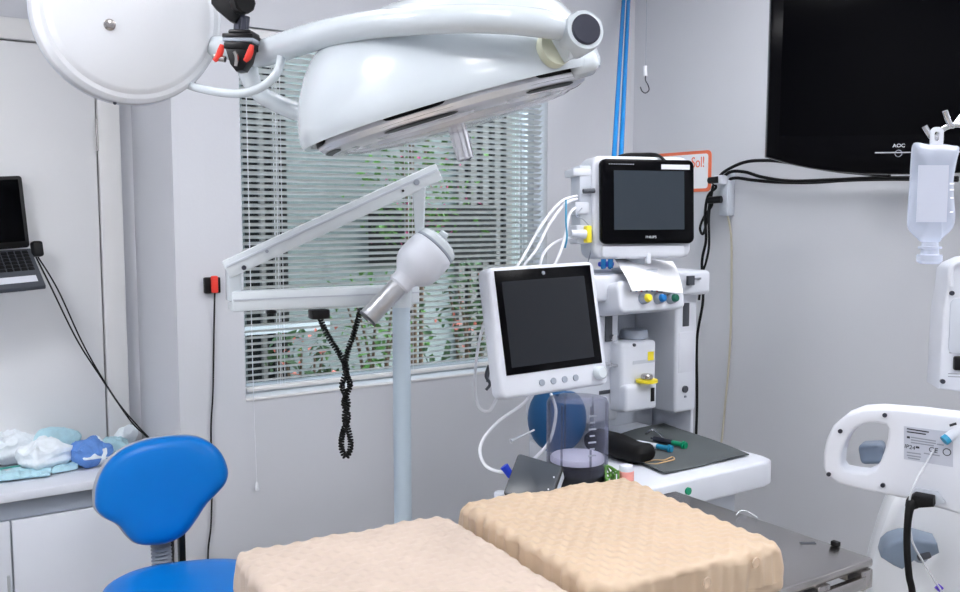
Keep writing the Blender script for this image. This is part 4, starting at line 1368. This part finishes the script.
obj('strip_body', MB().box((.052, .036, pa.z - pb_.z), Mt, (0, 0, 0), .008, 3), wp2_m, ps)
obj('socket_face', MB().box((.036, .004, (pa.z - pb_.z) * .85), Mt, (0, -.019, 0), .001), wp2_m, ps)
obj('white_adapter', MB().box((.045, .035, .035), Mt, (-.006, -.035, .055), .006), wp_m, ps)
pq1 = Mt @ V((-.012, -.055, .055)); pq2 = Mt @ V((-.008, -.035, -.02))
obj('black_plug', MB().cyl(pq1 + V((0, .03, -.002)), pq1 + V((0, -.012, 0)), .013, n=14), black_m, ps)
obj('black_plug', MB().cyl(pq2 + V((-.015, .04, -.003)), pq2 + V((0, -.01, 0)), .014, n=14), black_m, ps)
obj('strip_flex', MB().tube([Mt @ V((0, 0, -.07))] + [onX(XR - .008, x, y) for x, y in ((731, 235), (731.5, 270), (731, 320), (729, 360), (726, 395), (722, 437), (718, 470))] + [V((XR - .008, onX(XR - .008, 718, 470).y, .02))], .004, 8), beige_m, ps)
c1 = [onX(XR - .05, x, y) for x, y in ((716, 187), (708, 196), (705, 215), (706, 240), (702, 262), (703, 300), (697, 340), (697, 400), (696, 440))]
tag(obj('power_cable', MB().tube([pq1 + V((0, .03, -.002))] + c1, .0055, 8), cable_m), 'black power cable hanging from the power strip behind the anaesthesia machine', 'cable')
c2 = [onX(XR - .045, x, y) for x, y in ((712, 205), (704, 217), (700, 228), (703, 234), (707, 220), (710, 200), (713, 186))]
tag(obj('power_cable', MB().tube([pq2 + V((-.015, .04, -.003))] + c2 + [onX(XR - .06, x, y) for x, y in ((709, 215), (709, 245), (706, 262), (702, 275), (699, 300))], .005, 8), cable_m), 'looped black cable beside the power strip', 'cable')
# television
TD0 = 2.60
txd = CR * math.cos(math.radians(10)) - FH * math.sin(math.radians(10))
TWd, THt = .77, .455
tpl = at(766.5, 157, TD0)
Mtv = FR(tpl, txd, Z - FH * .03)
tv = thing('television', tpl, 'wide black flat television on a swivel arm on the right wall', 'television')
shape = [(0, .0), (.0, THt), (TWd, THt), (TWd, 0)]
for k in range(1, 12):
    u = 1 - k / 12
    shape.append((TWd * u, -.052 * (1 - abs(2 * u - 1) ** 2.6)))
obj('cabinet', MB().prism(shape, .045, Mtv, .006), bezel_m, tv)
obj('rear_housing', MB().box((TWd - .14, .045, THt - .14), Mtv, (TWd / 2, .066, THt / 2 - .01), .02), black_m, tv)
obj('screen', MB().box((TWd - .066, .001, THt - .08), Mtv, (TWd / 2, -.0012, THt / 2 + .017)), tvs_m, tv)
text('maker_name', 'AOC', .0135, Mtv @ Matrix.Translation((.352, -.0014, .027)), label_m, tv, 1.1)
obj('chrome_line', MB().box((.25, .0012, .003), Mtv, (TWd / 2 + .03, -.001, .0085)), chrome_m, tv)
obj('emblem', MB().lathe([(.008, 0), (.009, .0006), (.010, 0)], AX(Mtv @ V((.352, -.0006, .006)), -Mtv.to_3x3().col[1]), 24, caps=False), inkl_m, tv)
mid = Mtv @ V((TWd * .55, .09, THt * .55))
obj('swivel_arm', MB().tube([mid, V((XR - .12, mid.y + .02, mid.z)), V((XR - .02, mid.y + .04, mid.z))], .022, 12, False).rng((XR - .03, mid.y - .06, mid.z - .1), (XR - .001, mid.y + .14, mid.z + .1), .004), black_m, tv)
for i, (l, pts) in enumerate((('thick black cable running right from the power strip under the television, lowest of three', [(722, 182), (735, 178), (752, 180), (775, 182), (810, 182.5), (850, 180), (900, 179), (958, 180)]),
                              ('black cable running right under the television, middle of three', [(720, 181), (730, 172), (745, 172), (762, 177), (790, 181), (830, 180), (880, 178), (958, 178)]),
                              ('black cable leaving the power strip, topmost of three, going behind the television', [(716, 182), (724, 172), (742, 163), (760, 160.5), (785, 162), (830, 170), (890, 176)]))):
    tag(obj('tv_cable', MB().tube([onX(XR - .03 - .012 * i, x, y) for x, y in pts], .0062, 8), cable_m), l, 'cable')

# ------------------------------------------------------------------ infusion stand with bag and pumps
ID = 1.75
pole = at(990, 300, ID)
iv = thing('iv_stand', (pole.x, pole.y, 0), 'chrome infusion stand with forked hooks at the right edge', 'stand')
hx, hy = pole.x, pole.y
jt = at(952, 126, ID)
obj('pole', MB().cyl((hx, hy, .06), (hx, hy, at(990, 126, ID).z + .02), .0125, n=20), chrome_m, iv)
obj('weighted_base', MB().lathe([(.10, 0), (.10, .02), (.03, .06), (.013, .065)], Matrix.Translation((hx, hy, 0)), 32), dgray_m, iv)
obj('hook', MB().tube([at(x, y, ID) for x, y in ((924.5, 126, ), (928, 132), (932.5, 138), (936, 137.5), (942, 130), (950, 126), (960, 125), (990, 128))], .0052, 10), chrome_m, iv)
obj('hook', MB().tube([at(x, y, d) for x, y, d in ((945, 111, ID - .01), (948, 120, ID - .005), (952, 126, ID), (957, 122, ID + .01), (963, 114, ID + .02))], .0052, 10), chrome_m, iv)
# bag
bgo = at(932, 200, ID)
kb_ = ID / FPX
Mbag = FR(bgo, CR, Z)
bag = thing('infusion_bag', at(933, 264, ID), 'clear infusion bag with white label hanging from the stand hook', 'bag')
bo = [(-22, 54), (-17, 57), (-6, 55), (6, 55.5), (18, 54), (25, 52), (23, 40), (20.5, 20), (22, 0), (24, -18), (22, -28), (12, -38), (8.5, -42), (-8.5, -42), (-14, -38), (-22, -30), (-24, -20), (-23.5, 10), (-23, 40)]
bol, _ = crom([V((x * kb_, 0, y * kb_)) for x, y in bo], 1, 3, True)
obj('bag_film', cushion(bol, Mbag, [(.3, -.017), (.6, -.016), (.85, -.010), (.96, -.004), (1.0, 0), (.96, .004), (.85, .010), (.6, .016), (.3, .017)]), bag_m, bag, 60)
obj('bag_label', MB().box((30 * kb_, .001, 56 * kb_), Mbag, (-4.5 * kb_, -.0185, 6 * kb_)), fluid_m, bag)
hl = rrect(13 * kb_, 20 * kb_, 5 * kb_, 4, 2 * kb_, 62 * kb_)
hi_ = rrect(5 * kb_, 9 * kb_, 2.2 * kb_, 4, 2 * kb_, 63 * kb_)
obj('hanger_tab', MB().ring(hl, hi_, .003, Mbag @ Matrix.Translation((0, -.0015, 0)), 0), wp_m, bag)
obj('outlet_port', MB().lathe([(8 * kb_, -42 * kb_), (8.5 * kb_, -46 * kb_), (11.5 * kb_, -46.5 * kb_), (11.5 * kb_, -48.5 * kb_), (8.5 * kb_, -49 * kb_), (9 * kb_, -54 * kb_), (12.5 * kb_, -55 * kb_), (12.5 * kb_, -61 * kb_), (9 * kb_, -64 * kb_), (0, -64 * kb_)], Mbag @ Matrix.Diagonal((1, .8, 1, 1)), 24), bag_m, bag)
mk = MB()
for z in (16, 10, 2, -12):
    mk.box((5 * kb_, .001, 1.6 * kb_), Mbag, (15 * kb_, -.0155, z * kb_))
obj('volume_marks', mk, paper_m, bag)
# upper pump, its narrow side towards us
UD = 1.72
ux = CR * .81 - FH * .59
kp = UD / FPX
Mup = FR(at(950, 330, UD), CR * .96 - FH * .2, Z + CR * .055)
up = thing('infusion_pump', at(950, 392, UD), 'narrow white infusion pump clamped high on the stand at the right edge', 'pump')
po = [(-8, -60), (30, -64), (30, 74), (14, 72), (2, 66), (-3, 60), (-4, 41), (-7, 20)]
obj('pump_body', MB().prism([(x * kp, y * kp) for x, y in po], .09, Mup, .006, 3), wp_m, up)
hnd = MB().tube([Mup @ V((x * kp, -.004, z * kp)) for x, z in ((-2, 44), (-2, 62), (6, 69), (16, 73))], .0055, 8)
obj('handle', hnd, wp_m, up)
obj('blank_plate', MB().prism(rrect(26 * kp, 56 * kp, .012, 4, 12 * kp, 4 * kp), .003, Mup @ Matrix.Translation((0, -.003, 0)), .001), wp2_m, up)
for x, z in ((0, 37), (-5, -52)):
    obj('screw', MB().cyl(Mup @ V((x * kp, -.004, z * kp)), Mup @ V((x * kp, .002, z * kp)), .0045, n=12), gunmetal_m, up)
obj('power_inlet', MB().box((20 * kp, .012, 14 * kp), Mup, (14 * kp, -.004, -33 * kp), .003), black_m, up)
mk = MB()
for z in (-17, -20, -23, -44, -47):
    mk.box((20 * kp, .0006, .8 * kp), Mup, (10 * kp, -.0003, z * kp))
obj('marking', mk, inkl_m, up)
# lower pump with loop handle
PDp = 1.70
kq = PDp / FPX
c0 = at(893, 460, PDp)
xd = (CR * .83 - FH * .56)
Mq = FR(c0, xd, Z - FH * .02)


def onq(x, y, off=0.):         # photo point -> local x,z on the pump's rear face
    r = ray(x, y)
    nrm = Mq.to_3x3().col[1]
    d = (Mq.translation + nrm * off - CP).dot(nrm) / r.dot(nrm)
    l = Mq.inverted() @ (CP + r * d)
    return (l.x, l.z)


lpump = thing('syringe_pump', Mq @ V((0, .05, -.1)), 'wide white pump with loop handle, rating label and power plug at the right edge', 'pump')
outl = [(823, 468), (823, 455), (826, 440), (833, 426), (846, 415), (862, 409), (880, 408), (920, 411), (985, 419), (985, 520), (960, 515), (935, 508), (905, 499), (860, 490), (838, 484), (827, 477)]
inl = [(841, 466), (841.5, 455), (844, 445), (848.5, 436), (856, 428.5), (866, 424), (877, 423.5), (885, 425), (888, 430), (887.5, 440), (884, 452), (880, 462), (874, 470), (866, 473.5), (853, 472), (844, 470)]
oo, _ = crom([V((*onq(*q), 0)) for q in outl], 1, 1, True)
ii, _ = crom([V((*onq(*q), 0)) for q in inl], 1, 1, True)
# start both loops at the same angle
PB = MB().ring([(v.x, v.y) for v in oo], [(v.x, v.y) for v in ii], .05, Mq, .006)
pb0 = obj('pump_body', PB, wp_m, lpump, 50)
for x, y in ((885, 415), (840.5, 431), (829, 474), (883, 485)):
    l = onq(x, y)
    obj('screw', MB().cyl(Mq @ V((l[0], -.004, l[1])), Mq @ V((l[0], .003, l[1])), .0042, n=12), gunmetal_m, pb0)
lc = [onq(904, 426), onq(953, 432), onq(953, 467), onq(904, 459)]
t = bmesh.new()
f = t.faces.new([t.verts.new((q[0], -.0012, q[1])) for q in lc])
r = bmesh.ops.extrude_face_region(t, geom=[f])
for e in r['geom']:
    if isinstance(e, bmesh.types.BMVert): e.co.y += .002
bmesh.ops.recalc_face_normals(t, faces=t.faces[:])
mb = MB(); mb._take(t, Mq)
rl = obj('rating_label', mb, plate_m, pb0)


def lbox(mb, x0, y0, x1, y1):
    a, b = onq(x0, y0), onq(x1, y1)
    ang = math.atan2(b[1] - a[1], b[0] - a[0])
    L = math.hypot(b[0] - a[0], b[1] - a[1])
    mb.box((L, .0006, .0022), Mq @ Matrix.Translation(((a[0] + b[0]) / 2, -.0015, (a[1] + b[1]) / 2)) @ Matrix.Rotation(-ang, 4, 'Y'))


mk = MB()
for x0, y0, x1, y1 in ((907, 428.5, 929, 432), (907, 431.5, 926, 434.2)):
    lbox(mk, x0, y0, x1, y1)
for x in (908,):
    lbox(mk, 907, 437.3, 910, 437.8); lbox(mk, 907, 436.5, 910, 436.9)
lbox(mk, 916, 447.4, 919.5, 447.9); lbox(mk, 916, 446.5, 919.5, 447.1)
obj('bold_print', mk, ink_m, rl)
mk = MB()
for x0, y0, x1, y1 in ((911, 437, 936, 441), (911, 439.6, 936, 443.4), (911, 442.2, 934, 445.6), (907, 452, 921, 454), (907, 455, 921, 457), (908, 457.5, 920, 459.4), (924, 453, 940, 455.6), (937, 444, 944, 445)):
    lbox(mk, x0, y0, x1, y1)
obj('fine_print', mk, inkl_m, rl)
for body, x, y, s in (('IP24', 910, 447, .0105), ('CE', 933.5, 450, .013)):
    l = onq(x, y)
    text('print', body, s, Mq @ Matrix.Translation((l[0], -.0016, l[1])) @ Matrix.Rotation(.10, 4, 'Y'), ink_m, rl)
l = onq(947, 452)
obj('round_mark', MB().lathe([(.0055, 0), (.0062, .0006), (.007, 0)], AX(Mq @ V((l[0], -.0012, l[1])), -Mq.to_3x3().col[1]), 20, caps=False), ink_m, rl)
# inlet and plug
l = onq(921, 497)
obj('inlet_surround', MB().prism([(onq(x, y)[0], onq(x, y)[1]) for x, y in ((908, 494), (916, 487.5), (938, 491), (946, 502), (938, 505), (912, 500))], .004, Mq @ Matrix.Translation((0, -.004, 0)), .001), wp2_m, pb0)
plg = thing('power_plug', Mq @ V((l[0], -.04, l[1] - .02)), 'black mains plug and cord hanging from the wide white pump', 'plug')
lpz = onq(925, 496)
obj('plug_body', MB().prism([(onq(x, y)[0], onq(x, y)[1]) for x, y in ((908, 501), (909, 495), (917, 490), (936, 493.5), (936.5, 502), (922, 503), (914, 506))], .03, Mq @ Matrix.Translation((0, -.036, 0)), .004), rubber_m, plg)
e = Mq @ V((*[onq(911, 503)[0]], -.022, onq(911, 503)[1]))
obj('cord', MB().tube([e + CR * .012 + CU * .004, at(911, 504, 1.655), at(908, 520, 1.65), at(907, 545, 1.65), at(909, 575, 1.65), at(913, 600, 1.66), at(916, 680, 1.7), V((at(916, 680, 1.7).x, at(916, 680, 1.7).y, .012))], [.009, .0085, .0066, .0062, .0062, .0062, .0062, .0062], 10), rubber_m, plg)
# clamp knob seen through the loop
q = at(873, 452, PDp + .10)
kn = MB().rbox((.045, .05, .04), .010, FR(q, xd + CU * .2, Z), 8)
kn.cyl(q + CR * .0, q + xd * .09 + FH * .03, .012, n=14)
obj('clamp_knob', kn, bluegray_m, lpump)
# connect to the pole
obj('pole_clamp', MB().box((.06, .09, .07), FR(V((hx, hy, c0.z)) - FH * .058, CR), (0, 0, 0), .006), gray_m, lpump)
# white column housing lower down with its clamp
HD = 1.92
hq = onZ(0, 480, 300)
hpts = [(866, 592), (872, 565), (881, 535), (892, 505), (905, 484), (925, 472), (1010, 470), (1010, 700), (855, 700)]
Mh = FR(at(930, 560, HD), CR * .93 - FH * .36, Z)


def onh(x, y):
    r = ray(x, y)
    nrm = Mh.to_3x3().col[1]
    d = (Mh.translation - CP).dot(nrm) / r.dot(nrm)
    l = Mh.inverted() @ (CP + r * d)
    return (l.x, l.z)


wh = thing('equipment_tower', (Mh.translation.x, Mh.translation.y, 0), 'broad white plastic equipment tower behind the steel table corner', 'equipment')
hp3 = [onh(*q) for q in ((866, 592), (872, 565), (881, 535), (892, 505), (905, 484), (925, 474), (1010, 470))]
zb_ = -Mh.translation.z + .09
hp3 = hp3 + [(hp3[-1][0], zb_), (hp3[0][0] - .02, zb_)]
obj('housing', MB().prism(hp3, .16, Mh, .018, 3), lit_white_m, wh)
obj('foot', MB().prism(rrect(.34, .09, .02, 4, .06, zb_ - .045), .22, Mh @ Matrix.Translation((0, .02, 0)), .008), gray_m, wh)
kn = thing('grey_clamp', at(915, 555, HD - .10), 'blue grey clamp knob on the white equipment tower beside the hanging cord', 'clamp')
kl = [(884, 562), (886, 552), (892, 545), (902, 540), (916, 538), (935, 542), (937, 551), (930, 556), (914, 562), (904, 572), (896, 569)]
Mk = FR(at(912, 556, HD - .11), CR * .95 - FH * .3, Z)
obj('knob', MB().prism([((x - 912) * (HD - .11) / FPX, -(y - 556) * (HD - .11) / FPX) for x, y in kl], .075, Mk, .008, 3), bluegray_m, kn)
obj('insert', MB().rbox((.026, .01, .014), .004, FR(at(924, 556, HD - .115), CR * .9 + CU * .4 - FH * .3, Z), 4), dgray_m, kn)
obj('shaft', MB().cyl(at(920, 555, HD - .06), at(920, 555, HD - .012), .016, n=14), gray_m, kn)
tag(obj('infusion_line', MB().tube([at(x, y, d) for x, y, d in ((940, 440, 1.66), (922, 470, 1.655), (912, 490, 1.65), (909, 510, 1.66), (912, 540, 1.67), (922, 560, 1.68), (934, 580, 1.68), (945, 600, 1.68), (960, 660, 1.7))], .0019, 6), ctube_m), 'thin clear infusion line hanging in front of the wide white pump', 'tube')
fl = MB().cyl(at(962, 428, 1.64), at(945, 440, 1.645), .011, .009, 16)
spk = thing('drip_connector', at(950, 440, 1.64), 'white drip connector with blue end lying across the rating label', 'connector')
obj('connector_body', fl, wp_m, spk)
obj('blue_end', MB().cyl(at(948, 438, 1.635), at(944, 441, 1.635), .009, n=14), teal_m, spk)
obj('dark_mark', MB().box((.012, .002, .004), FR(at(953, 424.5, 1.625), CR + CU * .3, Z)), ink_m, spk)
q = at(941, 588, 1.70)
tag(obj('purple_cap', MB().cyl(at(937, 590, 1.69), at(941, 586, 1.69), .006, n=12), mat('purple_cap', (90, 60, 190), .4)), 'small purple cap on the clear infusion line at the lower right', 'cap')

# ------------------------------------------------------------------ ceiling lights and daylight
lights = [(.55, .15, 13), (2.1, .3, 16), (.55, 1.95, 4.5), (2.15, 1.5, 13), (-.9, 1.5, 27), (.5, -1.1, 12)]
for i, (x, y, e) in enumerate(lights):
    cl = thing('ceiling_light', (x, y, HC - .03), ('square ceiling light panel above the left of the camera', 'square ceiling light panel above the camera, to the right', 'square ceiling light panel above the pads, near the door recess',
                                              'square ceiling light panel over the machine side of the room', 'square ceiling light panel near the left wall', 'square ceiling light panel at the rear of the room')[i], 'light')
    f = MB()
    for dx, dy, sx_, sy_ in ((0, .31, .64, .02), (0, -.31, .64, .02), (.31, 0, .02, .6), (-.31, 0, .02, .6)):
        f.box((sx_, sy_, .028), Matrix.Translation((x + dx, y + dy, HC - .015)))
    obj('frame', f, trim_m, cl)
    obj('diffuser', MB().rng((x - .3, y - .3, HC - .014), (x + .3, y + .3, HC - .006)), mat('light_panel_%d' % i, (250, 250, 253), .5, emit=e), cl)

wd = bpy.data.worlds.new('world')
SC.world = wd
wd.use_nodes = True
bg = wd.node_tree.nodes['Background']
sky = wd.node_tree.nodes.new('ShaderNodeTexSky')
sky.sky_type = 'NISHITA'
sky.sun_disc = False
sky.sun_elevation = math.radians(50)
sky.sun_rotation = math.radians(120)
hs = wd.node_tree.nodes.new('ShaderNodeHueSaturation')
hs.inputs['Saturation'].default_value = .5
wd.node_tree.links.new(sky.outputs[0], hs.inputs['Color'])
wd.node_tree.links.new(hs.outputs[0], bg.inputs['Color'])
bg.inputs['Strength'].default_value = .95
GROUPS = {'sterile_pouch': 'sterile pouches on the cabinet top', 'monitor_cable': 'white patient monitor cables', 'tv_cable': 'black cables under the television',
          'power_cable': 'black cables at the power strip', 'gas_hose': 'blue gas hoses in the corner', 'egg_crate_pad': 'padded sections on the steel table',
          'syringe': 'syringes on the grey mat', 'ceiling_light': 'ceiling light panels', 'press_stud': 'press studs on the peach pad',
          'flowering_shrub': 'flowering garden shrubs', 'garden_shrub': 'plain garden shrubs'}
_cnt = {}
for o in bpy.data.objects:
    if o.parent is None: _cnt.setdefault(o.name.split('.')[0], []).append(o)
for k_, g_ in GROUPS.items():
    if len(_cnt.get(k_, [])) > 1:
        for o in _cnt[k_]: o['group'] = g_
SC.view_settings.view_transform = 'Standard'
SC.view_settings.look = 'None'
SC.view_settings.exposure = .45
SC.view_settings.gamma = 1
SC.cycles.use_denoising = True
SC.cycles.max_bounces = 10
SC.cycles.transparent_max_bounces = 16
